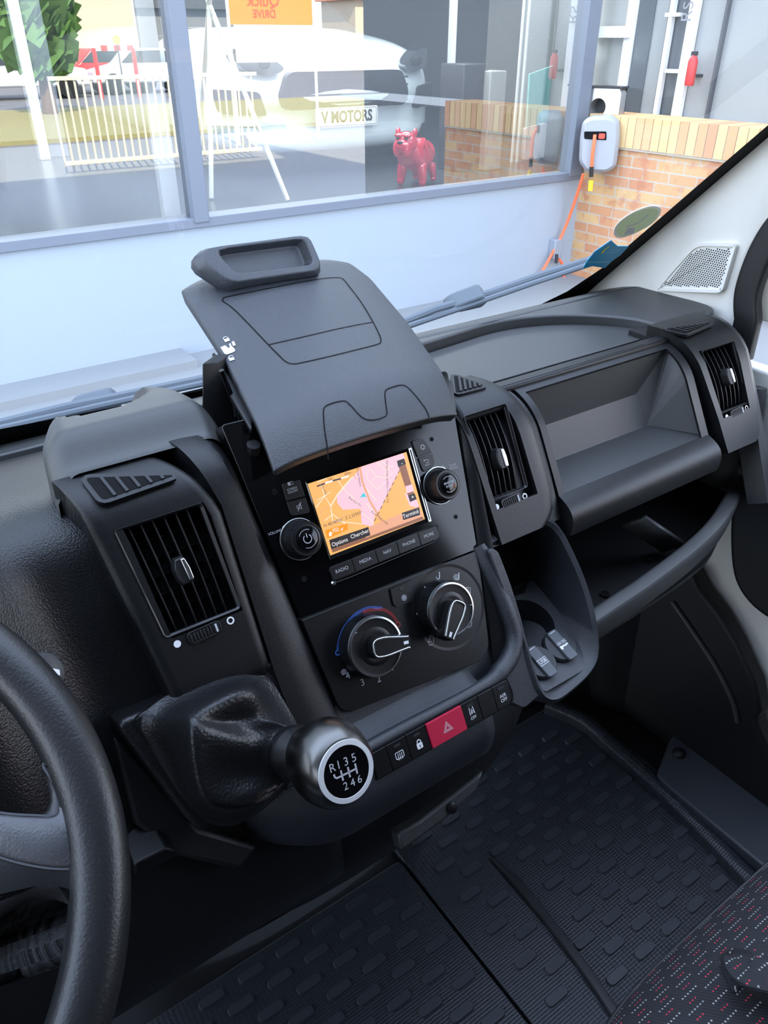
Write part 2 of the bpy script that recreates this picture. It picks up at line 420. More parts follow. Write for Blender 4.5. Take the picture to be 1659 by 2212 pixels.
# --- passenger shelf: skin with an opening and its inside
mb = MB()
S = [-.110, -.107]+lin(-.100, -.074, 5)+[-.068, -.0635]+lin(-.04, .0, 3)+lin(.012, .060, 6)+[.0655, .072, .080, .086]
ia = S.index(-.0635); ib = S.index(.0655)-1
TT = [0, .012, .035]+lin(.2, .8, 4)+[.948, .975, 1]
def shp(s):
    (u, h), n = BP(s, .008, .072, -.002)
    if s < -.0635: h += .012*sin(pi*min(1, max(0, (-.0635-s)/.0470)))
    return (u, h), n
skin(mb, S, TT, lambda s: .5745, lambda s: .842, shp, [(ia, ib, 2, 8)], wall=.003, skirt=.04)
mb.f = [f for f in mb.f]  # keep
# remove the hole's bottom cap (last face of hole)
part('shelf_frame', MB().add(mb.v, [f for f in mb.f if len(f) <= 4]), PLF, dash, label='smooth rolled rim of the passenger shelf')
sx = lambda px, py, x: xp(px, py, x)
k0 = FACE.P(.58, -.0635, -.004); k4 = FACE.P(.58, *shp(.060)[0])
k1 = sx(1392, 922, .795); k2 = sx(1369, 853, .785)
mb = MB(); A = []; B = []
for p, l, r in ((k0, .577, .836), (k1, .5775, .800), (k2, .578, .790), (k4+Vector((0, .004, -.002)), .577, .836)):
    A.append(Vector((l, p.y, p.z))); B.append(Vector((r, p.y, p.z)))
mb.add(A+B, [(i, i+1, 5+i, 4+i) for i in range(3)])
RM = [FACE.P(.836, *shp(s)[0]) for s in lin(-.0635, .060, 8)]
mb.add([B[0], B[1], B[2], B[3]]+RM, [(0, 1, 4, ), (1, 2, 3)] + [(1, 4+k, 5+k) for k in range(8)] + [(1, 12, 3)])
mb.add([A[0], A[1], A[2], A[3]]+[FACE.P(.577, *shp(s)[0]) for s in lin(-.0635, .060, 8)], [(0, 1, 4), (1, 2, 3)]+[(1, 4+k, 5+k) for k in range(8)]+[(1, 12, 3)])
part('shelf_interior', mb, PLT, dash, bev=.002, ang=20, smooth=False, label='dark open passenger shelf compartment')
# --- right pod
mb = MB()
S = [-.095, -.091, -.084, -.075, -.065, -.0505]+lin(-.03, .025, 4)+[.041]+lin(.054, .112, 9)
xl3 = interp([(-.125, .866), (-.05, .862), (.02, .853), (.12, .838)]); xr3 = interp([(-.095, .926), (-.091, .932), (-.084, .938), (-.05, .944), (.02, .951), (.12, .940)])
TT = [0, .06, .12]+lin(.25, .68, 4)+[.82, .88, .95, 1]
podR = lambda s: BP(s, .016, .08, .003)
skin(mb, S, TT, xl3, xr3, podR, [(5, 11, 2, 8)], wall=.022, skirt=.05, wmi=1, off=lambda p, s, t: p-FACE.az*(.02*max(0, (-.1-s)/.025)**2))
part('vent_pod', mb, [PLF, BLK], dash, label='pod with air vent at the passenger end of the dashboard')
# dash end beyond the right pod, turning forward to the door
mb = MB()
S = lin(-.18, .01, 10)+lin(.02, .12, 10)
def endoff(p, s, t): return p+Vector((0, .055*t*t, -.006*t*t-.012*t*t*max(0, (s-.02)/.1)))
skin(mb, S, lin(0, 1, 8), interp([(-.18, .925), (-.05, .944), (.02, .951), (.12, .940)]), lambda s: 1.012, lambda s: BP(s, .012, .078, -.002), skirt=.03, off=endoff)
part('dash_end_panel', mb, PLT, dash, label='grey-black end of the dashboard beside the passenger door')
mb = MB()
S = lin(-.105, .01, 6)+lin(.02, .12, 8)
skin(mb, S, [0, 1], lambda s: .838, lambda s: .870, lambda s: BP(s, .012, .078, -.016), skirt=.03)
part('pod_gap_shade', mb, PLD, dash, label='recessed dull black strip for the shadow between shelf and right vent pod')  # duller black strip stands for the shadow band beside the pod
# --- dash top
def slab(poly, ztop, zb, name, m, bev=.002, label=None):
    mb = MB(); mb.prism(WORLD, poly, zb, ztop); return part(name, mb, m, dash, bev=bev, label=label)
rimc = [tuple(p)[:2] for p in catmull([(.40, .715, 0), (.60, .735, 0), (.700, .744, 0), (.765, .731, 0), (.82, .700, 0), (.865, .650, 0), (.875, .600, 0)], 6)]
slab(rimc+[(.93, .592)]+rpoly([(.965, .592), (1.004, .615), (1.012, .749)], [.02, .03, 0])+[(.40, .749)], .797, .77, 'dash_top_panel', PLT, .003, 'smooth dash top on the passenger side')
mb = MB()
for x0, x1 in ((-.75, 1.03),):
    mb.add([(x0, .7485, .797) if x0 > .3 else (x0, .7485, .7630), (x1, .7485, .797), (x1, .90, .734), (x0, .90, .726)], [(0, 1, 2, 3)])
mb = MB(); xs = lin(.40, 1.03, 12)
mb.grid(lambda i, j: Vector((xs[i], .749+(.155)*j/6, .7965-.062*(j/6)**1.3)), 12, 6)
part('dash_top_slope', mb, PLT, dash, solid=.004, label='dash top falling to the windshield base')
slab([(.40, .610)]+[(.868, .610), (.872, .6)][:1]+[(x, y-.0045) for x, y in reversed(rimc)], .784, .76, 'document_tray', PLT, .0015, 'flat tray lid recessed in the dash top')
slab([(.42, .587), (.862, .587), (.868, .611), (.42, .611)], .762, .75, 'tray_slot', BLK, 0, 'black slot in front of the tray lid')
slab([(.45, .570), (.842, .570), (.850, .589), (.45, .589)], .7945, .76, 'tray_front_rail', PLF, .003)
mb = MB(); mb.prism(WORLD, [(.55, .574), (.80, .574), (.80, .584), (.55, .584)], .794, .7952); part('tray_handle', mb, PLF, dash, bev=.001)
# left and centre: strips in front of the windshield
mb = MB(); mb.prism(Frame((0, .80, .7495), (1, 0, 0), (0, 1, -.19)), [(-.75, .014), (.72, .014), (.72, .058), (-.75, .058)], -.012, .004); part('defroster_strip', mb, PLT, dash, bev=.002, label='smooth grey strip along the windshield base')
mb = MB(); mb.prism(Frame((0, .80, .7495), (1, 0, 0), (0, 1, -.19)), [(-.75, -.004), (.45, -.004), (.45, .016), (-.75, .016)], -.012, -.004); part('defroster_slot', mb, BLK, dash)
mb = MB(); mb.prism(Frame((0, .80, .7495), (1, 0, 0), (0, 1, -.19)), [(.16, -.03), (.45, -.03), (.45, -.022), (.16, -.022)], -.012, .001); part('defroster_rib', mb, PLT, dash)
mb = MB(); xs = lin(.2, .46, 4); mb.grid(lambda i, j: Vector((xs[i], .56+.24*j/4, .788-.012*j)), 4, 4); part('centre_top_panel', mb, PLD, dash, solid=.004)
mb = MB(); mb.prism(WORLD, [(-.75, .855), (1.03, .855), (1.03, .915), (-.75, .915)], .70, .728); part('windshield_base_cover', mb, BLK, dash, label='black strip at the foot of the windshield')
# --- lower console: ledge and switch bar field
LED = [( -.170, -.012), (-.186, -.004), (-.197, .006), (-.203, .014), (-.210, .019), (-.222, .021), (-.246, .019), (-.262, .012), (-.280, -.004), (-.292, -.028), (-.296, -.06)]
mb = MB()
cen = catmull([(u, h, 0) for u, h in LED], 3)
xs = lin(.15, .47, 26)
def low(i, j):
    x = xs[i]; p = cen[j]
    t = max(0, (x-.40)/.07); q = max(0, (.235-x)/.085)
    return FACE.P(x, p.x+.010*t*t*(1 if p.x < -.2 else 2.2)+.03*q*q*(1 if p.x < -.22 else 0), p.y+.004*t-.05*q*q)
mb.grid(low, 20, len(cen)-1)
part('lower_console', mb, PLC, dash, solid=.003, ang=60, label='sandy ledge under the climate controls')
# rounded side of the console running up beside the climate panel
pth = [FACE.P(a, b, h) for a, b, h in ((.17, -.2075, -.015), (.22, -.2075, .0115), (.30, -.2075, .0135), (.400, -.2085, .013), (.428, -.203, .0115), (.447, -.193, .0095), (.457, -.178, .0075), (.458, -.155, .006), (.457, -.13, .003), (.4545, -.10, .0), (.453, -.08, -.004))]
mb = MB(); mb.tube(catmull(pth, 6), [.0065]*17+[.0068, .0072, .0078, .0084, .009, .0094, .0097]+[.0095]*37, 14); part('console_corner_roll', mb, PLC, dash, label='rounded corner of the console beside the climate controls')
mb = MB(); mb.prism(FACE, rpoly([(.452, -.082), (.464, -.088), (.4675, -.12), (.4690, -.16), (.4665, -.20), (.4675, -.247), (.44, -.252), (.424, -.236), (.432, -.202), (.455, -.185), (.458, -.15)], .006), -.03, .0125); part('console_cheek', mb, PLC, dash, bev=.004, seg=3)
# --- pocket with cup holder
PK = [(.4575, -.088), (.515, -.0845), (.5385, -.0845), (.5535, -.099), (.5595, -.125), (.5620, -.165), (.5575, -.205), (.5500, -.234), (.534, -.247), (.505, -.2535), (.482, -.2545), (.4695, -.243), (.4665, -.215), (.4680, -.16), (.4620, -.12)]
PKO = scalepoly(PK, .011); PKI = PK
PKS = [tuple(p)[:2] for p in catmull([(a, b, 0) for a, b in PK], 5, True)]
PKOS = scalepoly(PKS, .0095); PKM = scalepoly(PKS, .0045)
mb = MB(); n = len(PKS)
def lift(b): return .004+.012*max(0, min(1, (-.10-b)/.10))
rings = [[FACE.P(a, b, -.05) for a, b in PKOS], [FACE.P(a, b, lift(b)-.005) for a, b in PKOS], [FACE.P(a, b, lift(b)) for a, b in PKM], [FACE.P(a, b, lift(b)-.003) for a, b in PKS]]
deep = []
for a, b in PKS:
    h = lift(b)-.003; p = FACE.P(a, b, h)
    deep.append(p+Vector((0, .115, -.002)))
rings.append(deep)
mb.loft(rings, cap0=False, cap1=True)
part('console_pocket', mb, PLC, dash, ang=50, label='deep pocket with cup holder right of the climate controls')
PF = Frame(FACE.P(.51, -.243, .010), (1, 0, 0), (0, .93, .36))
SH = Frame(FACE.P(.51, -.243, .008), (1, 0, 0), (0, .93, .36))
poly = rpoly([(-.040, -.004), (.030, -.004), (.042, .012), (.050, .075), (-.043, .075)], [.01, .012, .01, .004, .004])
cupc = SH.uv(1148, 1333, 0); print('cup', cupc)
cupc = (.002, .068)
mb = MB(); 
cir = [(cupc[0]+.031*cos(2*pi*k/40), cupc[1]+.031*sin(2*pi*k/40)) for k in range(40)]
outp = [(cupc[0]+.2*cos(2*pi*k/40), cupc[1]+.2*sin(2*pi*k/40)) for k in range(40)]
def clampp(p):
    a, b = p; dx, dy = a-cupc[0], b-cupc[1]; t = 1
    for lim, v, c in ((.046, dx, cupc[0]), (-.044, dx, cupc[0]), (.112, dy, cupc[1]), (-.006, dy, cupc[1])):
        if (lim-c)*v > 0 and abs(v) > 1e-9: t = min(t, (lim-c)/v)
    return (cupc[0]+dx*t, cupc[1]+dy*t)
outp = [clampp(p) for p in outp]
mb.ringprism(SH, outp, cir, -.004, 0)
mb.loft([[SH.P(a, b, 0) for a, b in cir], [SH.P(cupc[0]+(a-cupc[0])*.93, cupc[1]+(b-cupc[1])*.93, -.045) for a, b in cir]], cap0=False, cap1=True)
for ix in range(-4, 5):
    for iy in range(-4, 5):
        a, b = ix*.0058+(iy % 2)*.0029, iy*.005
        if a*a+b*b < .0245**2: mb.lathe(SH.shift(cupc[0]+a, cupc[1]+b, -.045), [(.0018, 0), (.0015, .0012)], 8)
part('cup_holder', mb, PLC, dash, ang=40, label='round cup recess with dimpled base')
def socket(px, py, txt, rot):
    a, b = SH.uv(px, py, .006); fr = SH.shift(a, b, 0, rot)
    sc = thing('socket_cover', 'round grey %s socket cap with flip lid inside the console pocket' % txt.split()[0], 'socket cover', fr.P(0, 0, 0), None)
    m1 = MB(); m1.lathe(fr, [(.0195, -.002), (.0195, .003), (.018, .0055), (.0, .006)], 28, cap=False); part('socket_cap', m1, DGR, sc, ang=30)
    m2 = MB(); m2.prism(fr, rrect(0, -.001, .0135, .038, .003), .005, .0085); part('flip_tab', m2, GRY, sc, bev=.0008)
    m3 = MB()
    if txt == 'USB':
        m3.text('USB', fr, 0, -.002, .0062, .0087, rot=radians(0)); m3.strip(fr, [(-.0065, -.0055), (.0065, -.0055), (.0065, .0015), (-.0065, .0015)], .0006, .0087, closed=True)
    else:
        m3.text('12V DC', fr, 0, .001, .0045, .0087); m3.add([fr.P(-.006, -.006, .0087), fr.P(-.003, -.006, .0087), fr.P(-.003, -.002, .0087), fr.P(-.006, -.002, .0087)], [(0, 1, 2, 3)])
        m3.strip(fr, [(-.003, -.0035), (0, -.003), (.002, -.004), (.004, -.003), (.006, -.0035)], .0018, .0087)
    m3.strip(fr, [(-.004, .0155), (.004, .0155)], .0006, .0088)
    part('printed_marking', m3, WHT, sc)
    sc['label'] = 'grey USB socket cap, nearer the hazard switches in the console pocket' if txt == 'USB' else 'grey 12 volt socket cap, right of the USB one in the console pocket'
socket(1168, 1428, 'USB', radians(4)); socket(1212, 1392, '12V DC', radians(4))
mb = MB()   # ribbed clip at the back of the cup holder
for k in range(7):
    fr = SH.shift(cupc[0]+.006+.004*k-.008, cupc[1]+.036, .004, radians(-10)); mb.box(fr.P(-.001, 0, 0), fr.P(.001, .004, .012))
part('cup_clip', mb, PLD, dash)
# --- under-dash body and centre tunnel
mb = MB()
mb.loft([[Vector((x, y, z)) for x, z in ((.10, zt), (.53, zt+dz), (.50, .28), (.20, .18))] for y, zt, dz in ((.44, .47, .05), (.60, .50, .03))])
mb2 = MB()
SEC = [(.455, .500), (.425, .46), (.415, .40), (.44, .33), (.50, .26), (.60, .18), (.62, .02)]
xs = lin(.05, .55, 12)
def tun(i, j):
    y, z = SEC[j]; x = xs[i]; e = abs((x-.30)/.25); return Vector((x, y+.06*e**3, z))
mb2.grid(tun, 12, 6); part('console_lower_front', mb2, PLD, dash, solid=.004, label='dull black plastic under the console')
# dark open bin under the console (tray edge with a screw)
BN = Frame(FACE.P(.30, -.30, -.035), (1, 0, .0), (0, -.2, 1))
mb = MB()
pl_ = [FACE.uv(x, y, -.03) for x, y in ((905, 1772), (1028, 1676), (1044, 1664), (1030, 1706), (960, 1770), (866, 1838), (858, 1800))]
mb.prism(FACE, pl_, -.045, -.028); part('console_bin_lip', mb, PLT, dash, bev=.003, label='open bin edge under the console')
mb = MB(); a, b = FACE.uv(975, 1745, -.028); mb.lathe(FACE.shift(a, b, -.028), [(.006, 0), (.006, .002), (.003, .003)], 12); part('bin_screw', mb, SAT, dash)
# --- lower passenger tray
path = [zp(1276, 1336, .578), zp(1330, 1300, .580), zp(1400, 1253, .583), zp(1500, 1176, .592), zp(1560, 1112, .60), xp(1596, 1040, .985), xp(1618, 970, 1.00), xp(1636, 890, 1.008), xp(1645, 840, 1.012)]
cp = catmull(path, 5)
mb = MB(); mb.sweep(cp, rpoly([(-.012, -.034), (.006, -.034), (.010, -.006), (.008, .002), (-.008, .003), (-.012, -.006)], .003, 2)); part('tray_lip', mb, PLT, dash, ang=40, label='long curved lip of the lower passenger tray')
mb = MB()
outer = [(p.x, p.y) for p in cp]
inner = [(.42, .66), (.60, .67), (1.0, .67)]
poly = outer+[(1.012, .69), (.565, .69)]
mb.prism(WORLD, poly, .535, .540)
part('tray_floor', mb, PLD, dash)
mb = MB(); mb.add([(.565, .69, .53), (1.01, .69, .53), (1.01, .56, .67), (.565, .56, .67)], [(0, 1, 2, 3)]); part('tray_back', mb, PLD, dash, solid=.004)
mb = MB(); a = sx(1330, 1105, .60)
mb.add([zp(1345, 1130, .60), zp(1395, 1112, .63), zp(1480, 1170, .56), zp(1430, 1185, .545)], [(0, 1, 2, 3)]); part('tray_divider', mb, PLT, dash, solid=.006, label='raised rib inside the lower tray')
mb = MB()
for px, py in ((1307, 1285), (1402, 1211)):
    p = zp(px, py, .541); mb = MB(); mb.lathe(Frame(p, (1, 0, 0), (0, 1, 0)), [(.006, 0), (.006, .002), (.0025, .002), (.002, .001)], 14); part('tray_screw', mb, SAT, dash)
# body behind/below the tray, down into the footwell
mb = MB(); pts = cp
mb.loft([[Vector((p.x, p.y+.004, p.z-.030)) for p in cp], [Vector((p.x*.995, p.y+.05, p.z-.075)) for p in cp], [Vector((p.x*.98, p.y+.16, p.z-.12)) for p in cp]], cap0=False, cap1=False, closed=False); part('tray_underside', mb, PLD, dash, solid=.003)
# round clip visible behind the right pod bottom
# --- printed ring of dot marks etc live with vents
# --- gear shift surround (part of console)
GQ = [FACE.uv(242, 1562, .006), FACE.uv(590, 1424, .002), FACE.uv(612, 1432, .002), FACE.uv(700, 1565, .004), FACE.uv(640, 1700, .004), FACE.uv(440, 1800, .006), FACE.uv(418, 1790, .006)]
mb = MB(); g = rpoly(GQ, [.012, .004, .008, .01, .02, .01, .01], 4)
mb.prism(FACE, g, -.05, .004, taper=.985); 
part('gear_surround', mb, LEA, dash, bev=.004, seg=3, label='padded black surround around the gear lever boot')
GI = [FACE.uv(*p, .0055) for p in ((284, 1556), (360, 1500), (540, 1428), (572, 1434), (668, 1560), (640, 1690), (450, 1760), (430, 1750))]
gi = rpoly(GI, [.006, .01, .008, .008, .01, .02, .01, .01], 4)
mb = MB(); mb.prism(FACE, [(.25, -.165), (.46, -.165), (.455, -.200), (.40, -.215), (.25, -.215)], -.02, -.003); part('console_filler', mb, PLC, dash)
mb = MB(); mb.strip(FACE, gi, .0010, .0046, closed=True); part('surround_seam', mb, BLK, dash)
mb = MB(); mb.prism(FACE, [FACE.uv(*p, -.03) for p in ((240, 1580), (430, 1790), (560, 1830), (520, 1880), (380, 1850), (290, 1780))], -.09, -.03); part('surround_base', mb, PLD, dash, bev=.004)
# small shelf edge left of the tunnel, behind the wheel rim
mb = MB(); a = Frame(yp(330, 1870, .42), (1, 0, 0), (0, 1, 0)); q = [yp(290, 1868, .42), yp(360, 1832, .42), yp(384, 1838, .42), yp(380, 1852, .42), yp(292, 1892, .42)]
mb.add(q+[p+Vector((0, .06, 0)) for p in q], [(0, 1, 2, 3, 4), (9, 8, 7, 6, 5)]+[(i, (i+1) % 5, 5+(i+1) % 5, 5+i) for i in range(5)]); part('knee_shelf_edge', mb, PLF, dash, bev=.002)
# ================================================================== RADIO
O0 = FACE.P(.344, 0, 0)
radio = thing('car_radio', 'glossy black radio with lit orange and pink navigation map screen', 'car radio', O0)
mb = MB()
bz = rpoly([(.2437, -.0772), (.4490, -.0822), (.4745, .100), (.2285, .105)], [.001, .001, .006, .004])
mb.prism(FACE, bz, -.02, 0); part('radio_face', mb, GLS, radio, bev=.0008)
# bright rounded side of the face towards the right vent
mb = MB(); mb.prism(FACE, rpoly([(.4505, -.078), (.4555, -.078), (.4775, .09), (.471, .09)], .003), -.02, -.001); part('radio_side_trim', mb, GLS, radio, bev=.002, seg=3)
scf = FACE
mb = MB(); q = [(.2897, -.0337), (.3980, -.0337), (.3995, .0342), (.2892, .0345)]
mb.ringprism(FACE, [(.2872, -.0375), (.4015, -.0375), (.4035, .0370), (.2870, .0372)], q, 0, .0016, h1i=.0002)
part('screen_frame', mb, GLS, radio, bev=.0004)
mb = MB(); mb.ringprism(FACE, [(.4005, -.0375), (.4037, -.0375), (.4052, .0368), (.4018, .0368)], [(.4015, -.036), (.4027, -.036), (.4042, .0355), (.4028, .0355)], 0, .0022); part('screen_edge_glint', mb, CHR, radio, label='thin chrome strip for the glint right of the screen')  # chrome strip stands for a bright glint along the screen edge
def em(name, c, s=.48): return mat(name, (0, 0, 0), .3, emis=c, es=s)
ORG = em('screen orange', (.95, .50, .16)); PNK = em('screen pink', (.93, .60, .72)); RD = em('screen road cream', (1, .84, .66)); RD2 = em('screen road salmon', (.85, .42, .26))
BRN = em('screen brown', (.30, .13, .08)); DK = em('screen dark', (.030, .026, .03)); WH = em('screen white', (.95, .95, .97)); CY = em('screen cyan', (.05, .62, .75)); HOT = em('screen hot orange', (1, .33, .02)); INK = em('screen ink', (.10, .07, .09))
SM = [ORG, PNK, RD, RD2, BRN, DK, WH, CY, HOT, INK]
S0 = FACE
def suv(x, y):   # photo pixels to screen plane
    return FACE.uv(560+x*.3014, 900+y*.3014, .0006)
mb = MB()
def spoly(pts, mi, h): mb.add([FACE.P(a, b, h) for a, b in pts], [tuple(range(len(pts)))], mi)
def clip(p): return (max(.2897, min(.3985, p[0])), max(-.0335, min(.0342, p[1])))
def sp(pts, mi, h): spoly([clip(suv(*p)) for p in pts], mi, h)
spoly(q, 0, .0005)
sp([(555, 575), (600, 510), (690, 410), (735, 360), (745, 560), (830, 700), (815, 790), (735, 770), (725, 660), (600, 668), (560, 620)], 1, .0006)
sp([(735, 358), (1030, 262), (1045, 300), (1010, 380), (960, 470), (865, 670), (830, 700), (745, 560), (722, 410)], 1, .0006)
sp([(1040, 545), (1130, 600), (1150, 655), (1080, 640)], 1, .0006)
def road(pts, wd, mi, h=.0007): mb.strip(FACE, [clip(suv(*p)) for p in pts], wd, h, mi)
road([(385, 660), (470, 570), (512, 640), (525, 745)], .0009, 2); road([(512, 640), (560, 560), (600, 510), (670, 430)], .0012, 2); road([(440, 480), (470, 570)], .0008, 2)
road([(545, 430), (600, 510), (660, 570), (720, 640)], .0007, 2); road([(415, 600), (510, 540)], .0007, 2); road([(470, 745), (525, 700), (620, 770)], .0008, 2); road([(525, 745), (735, 770)], .0007, 2)
road([(465, 380), (480, 440), (415, 470)], .0006, 2); road([(665, 395), (695, 450)], .0006, 3)
road([(720, 360), (740, 470), (790, 600), (860, 720), (905, 810)], .0022, 3); road([(760, 500), (800, 560), (840, 600)], .0008, 2)
road([(760, 400), (790, 470), (840, 430), (800, 380), (770, 400)], .0006, 2); road([(790, 470), (850, 520), (900, 470)], .0006, 2); road([(850, 330), (900, 380), (960, 350)], .0006, 2); road([(840, 430), (910, 440), (960, 400)], .0006, 2)
road([(880, 320), (930, 360), (900, 420)], .0006, 2); road([(735, 690), (800, 740), (830, 790)], .0006, 2); road([(770, 620), (830, 700)], .0008, 2); road([(430, 700), (470, 650), (520, 660)], .0006, 3)
for k in range(9):
    a = Vector(suv(1005, 385)); b = Vector(suv(815, 770)); p = a+(b-a)*(k/9); r = a+(b-a)*((k+.55)/9)
    mb.strip(FACE, [p, r], .0007, .0008, 9)
sp([(985, 318), (1035, 300), (1120, 590), (1080, 612)], 4, .0009)
sp([(500, 880), (520, 975), (1165, 715), (1145, 640), (1010, 690), (800, 770), (760, 830)], 4, .00085) if False else None
sp([(790, 790), (1145, 640), (1168, 715), (760, 870)], 3, .0009)
sp([(500, 885), (780, 790), (795, 850), (515, 950)], 5, .001); sp([(515, 950), (1168, 715), (1180, 735), (525, 975)], 4, .0009)
sp([(1020, 690), (1145, 650), (1152, 705), (1030, 742)], 5, .0011); sp([(470, 815), (630, 765), (635, 810), (485, 875)], 8, .0011)
sp([(985, 318), (1037, 300), (1050, 340), (995, 362)], 5, .0010); sp([(1065, 565), (1112, 550), (1127, 592), (1080, 612)], 5, .0010); sp([(1045, 500), (1093, 485), (1107, 535), (1055, 550)], 1, .0011)
sp([(720, 582), (745, 545), (768, 578), (748, 574)], 7, .0012)
def stx(t, px, py, size, mi, rot=0, h=.0013, sx=1): a, b = suv(px, py); mb.text(t, FACE, a, b, size, h, mi, rot, sx=sx)
stx('Options', 575, 900, .0052, 6, 0); stx('Chercher', 718, 840, .0052, 6); stx('Terminé', 1083, 698, .0055, 6); stx('702', 545, 815, .0050, 6); stx('N 48.98926°, E 2.35959°', 600, 735, .0044, 9, 0, sx=.95)
stx('+', 1097, 578, .006, 6); stx('-', 1020, 334, .006, 6); stx('100', 505, 450, .0034, 9); stx('200m', 632, 408, .0034, 9)
stx('Route Nation', 712, 435, .0032, 9, radians(-98)); stx('Route Nationale', 862, 725, .0032, 9, radians(-52)); stx('Rue De La Chapelle Saint Nicolas', 915, 465, .0030, 9, radians(72)); stx('Rue Des Ecr', 685, 610, .0030, 9, radians(-50)); stx('Rue Des', 460, 520, .003, 9, radians(98))
sp([(497, 838), (508, 822), (520, 833), (517, 853), (500, 858)], 6, .0012); sp([(582, 800), (590, 822), (603, 790), (591, 806)], 6, .0012)
road([(412, 500), (470, 478)], .0014, 9, .001); road([(470, 478), (525, 460)], .0014, 6, .001); road([(525, 460), (585, 444)], .0014, 9, .001); road([(585, 444), (640, 426)], .0014, 6, .001)
part('map_screen', mb, SM, radio, smooth=False, label='lit navigation screen with orange and pink map')
def knob(parent, fr, r, name, rim, face, rib=True, hh=.017, lab=None):
    n = 56; prof = [(r*1.14, 0), (r*1.14, .0015), (r*1.04, .003)]
    m1 = MB(); m1.lathe(fr, [(r*1.2, -.001), (r*1.2, .0008), (r*1.08, .0018)], 40); 
    k = part(name, MB().lathe(fr, [(r, .0), (r, hh*.85), (r*.95, hh)], n) if not rib else ribknob(fr, r, hh), SLAT, parent, ang=30, label=lab)
    part('base_ring', m1, rim, k, ang=30)
    m2 = MB(); m2.lathe(fr.shift(0, 0, hh), [(r*.80, -.001), (r*.80, .0006), (r*.70, .0010), (r*.70, -.0005)], 40, cap=False); part('bright_ring', m2, rim, k, ang=30)
    m3 = MB(); m3.lathe(fr.shift(0, 0, hh), [(r*.69, -.001), (r*.69, .0003), (r*.6, .0009)], 36); part('cap', m3, face, k, ang=30)
    return k
def ribknob(fr, r, hh, n=120):
    m = MB(); rings = []
    for rr, h in ((r, 0), (r, hh*.84), (r*.93, hh)):
        rings.append([fr.P((rr+(.00035 if i % 2 else 0))*cos(2*pi*i/n), (rr+(.00035 if i % 2 else 0))*sin(2*pi*i/n), h) for i in range(n)])
    return m.loft(rings)
vk = knob(radio, FACE.shift(.2655, -.0100, 0), .0158, 'volume_knob', SAT, GLS, lab='ribbed power and volume knob')
for kf in ((.2655, -.0100),):
    f = FACE.shift(*kf, .0182); mb = MB(); mb.strip(f, [(.0062*cos(radians(a)), .0062*sin(radians(a))) for a in range(-245, 66, 10)][0:0] or [(.0038*cos(radians(a)), .0038*sin(radians(a))) for a in range(125, 416, 12)], .0007, .0002); mb.strip(f, [(0, .001), (0, .0048)], .0007, .0002)
    mb.strip(f, [(.0082*cos(radians(a)), .0082*sin(radians(a))) for a in range(60, 150, 8)], .0004, .0002); mb.strip(f, [(.0082*cos(radians(a)), .0082*sin(radians(a))) for a in range(240, 330, 8)], .0004, .0002)
    part('power_symbol', mb, GRP, radio)
bk = knob(radio, FACE.shift(.4248, -.0075, 0), .0150, 'browse_knob', SAT, GLS, lab='ribbed browse and enter knob')
f = FACE.shift(.4248, -.0075, .0182); mb = MB(); mb.text('BROWSE', f, 0, .0016, .0030, .0003); mb.text('ENTER', f, 0, -.0018, .0030, .0003)
mb.strip(f, [(.0078*cos(radians(a)), .0078*sin(radians(a))) for a in range(50, 135, 8)], .0004, .0002); mb.strip(f, [(.0078*cos(radians(a)), .0078*sin(radians(a))) for a in range(230, 315, 8)], .0004, .0002)
part('knob_lettering', mb, GRP, radio)
for f in (FACE.shift(.2655, -.010, .0), FACE.shift(.4248, -.0075, 0)):
    mb = MB(); mb.lathe(f, [(.0182, .0009), (.0190, .0016), (.0182, .0022)], 44, cap=False); part('polished_ring', mb, CHR, radio, ang=60, solid=.0003)
def button(px4, hmat, name, parent, h=.0016, r=.002, lab=None):
    p = [FACE.uv(*p, h) for p in px4]; mb = MB(); mb.prism(FACE, rpoly(p, r if isinstance(r, list) else [r]*4), -.001, h); return part(name, mb, hmat, parent, bev=.0005, label=lab)
z = lambda x, y: (560+x*.3014, 900+y*.3014)
button([z(160, 480), z(290, 450), z(330, 572), z(195, 605)], SAT, 'screen_button', radio, r=[.003, .001, .0006, .0006]); button([z(197, 612), z(332, 578), z(368, 690), z(230, 715)], SAT, 'mute_button', radio, r=[.0006, .0006, .003, .003])
button([z(1092, 175), z(1170, 152), z(1240, 255), z(1136, 290)], SAT, 'settings_button', radio, r=[.002, .004, .001, .0006]); button([z(1140, 296), z(1242, 262), z(1262, 345), z(1178, 403)], SAT, 'back_button', radio, r=[.0006, .001, .005, .004])
def FL(name, par=None, m_=None):
    global mb
    part(name, mb, m_ or GRP, par or radio, smooth=False); mb = MB()
mb = MB()
a, b = FACE.uv(*z(238, 525), .002); mb.text('SCREEN', FACE, a, b+.001, .0028, .0019); mb.text('ON/OFF', FACE, a, b-.0016, .0028, .0019)
FL('screen_symbol')
a, b = FACE.uv(*z(225, 497), .002); mb.strip(FACE, [(a-.002, b+.001), (a+.003, b+.001), (a+.003, b+.0035), (a-.002, b+.0035)], .0004, .0019, closed=True); spq = [(a-.002, b+.001), (a+.0005, b+.001), (a+.0005, b+.0035), (a-.002, b+.0035)]; mb.add([FACE.P(x, y, .0019) for x, y in spq], [(0, 1, 2, 3)])
FL('screen_symbol')
a, b = FACE.uv(*z(285, 645), .002); mb.strip(FACE, [(a-.002, b-.001), (a-.002, b+.001), (a, b+.001), (a+.002, b+.003), (a+.002, b-.003), (a, b-.001)], .0005, .0019, closed=True); mb.strip(FACE, [(a-.002, b-.0035), (a+.003, b+.0035)], .0005, .0019)
FL('mute_symbol')
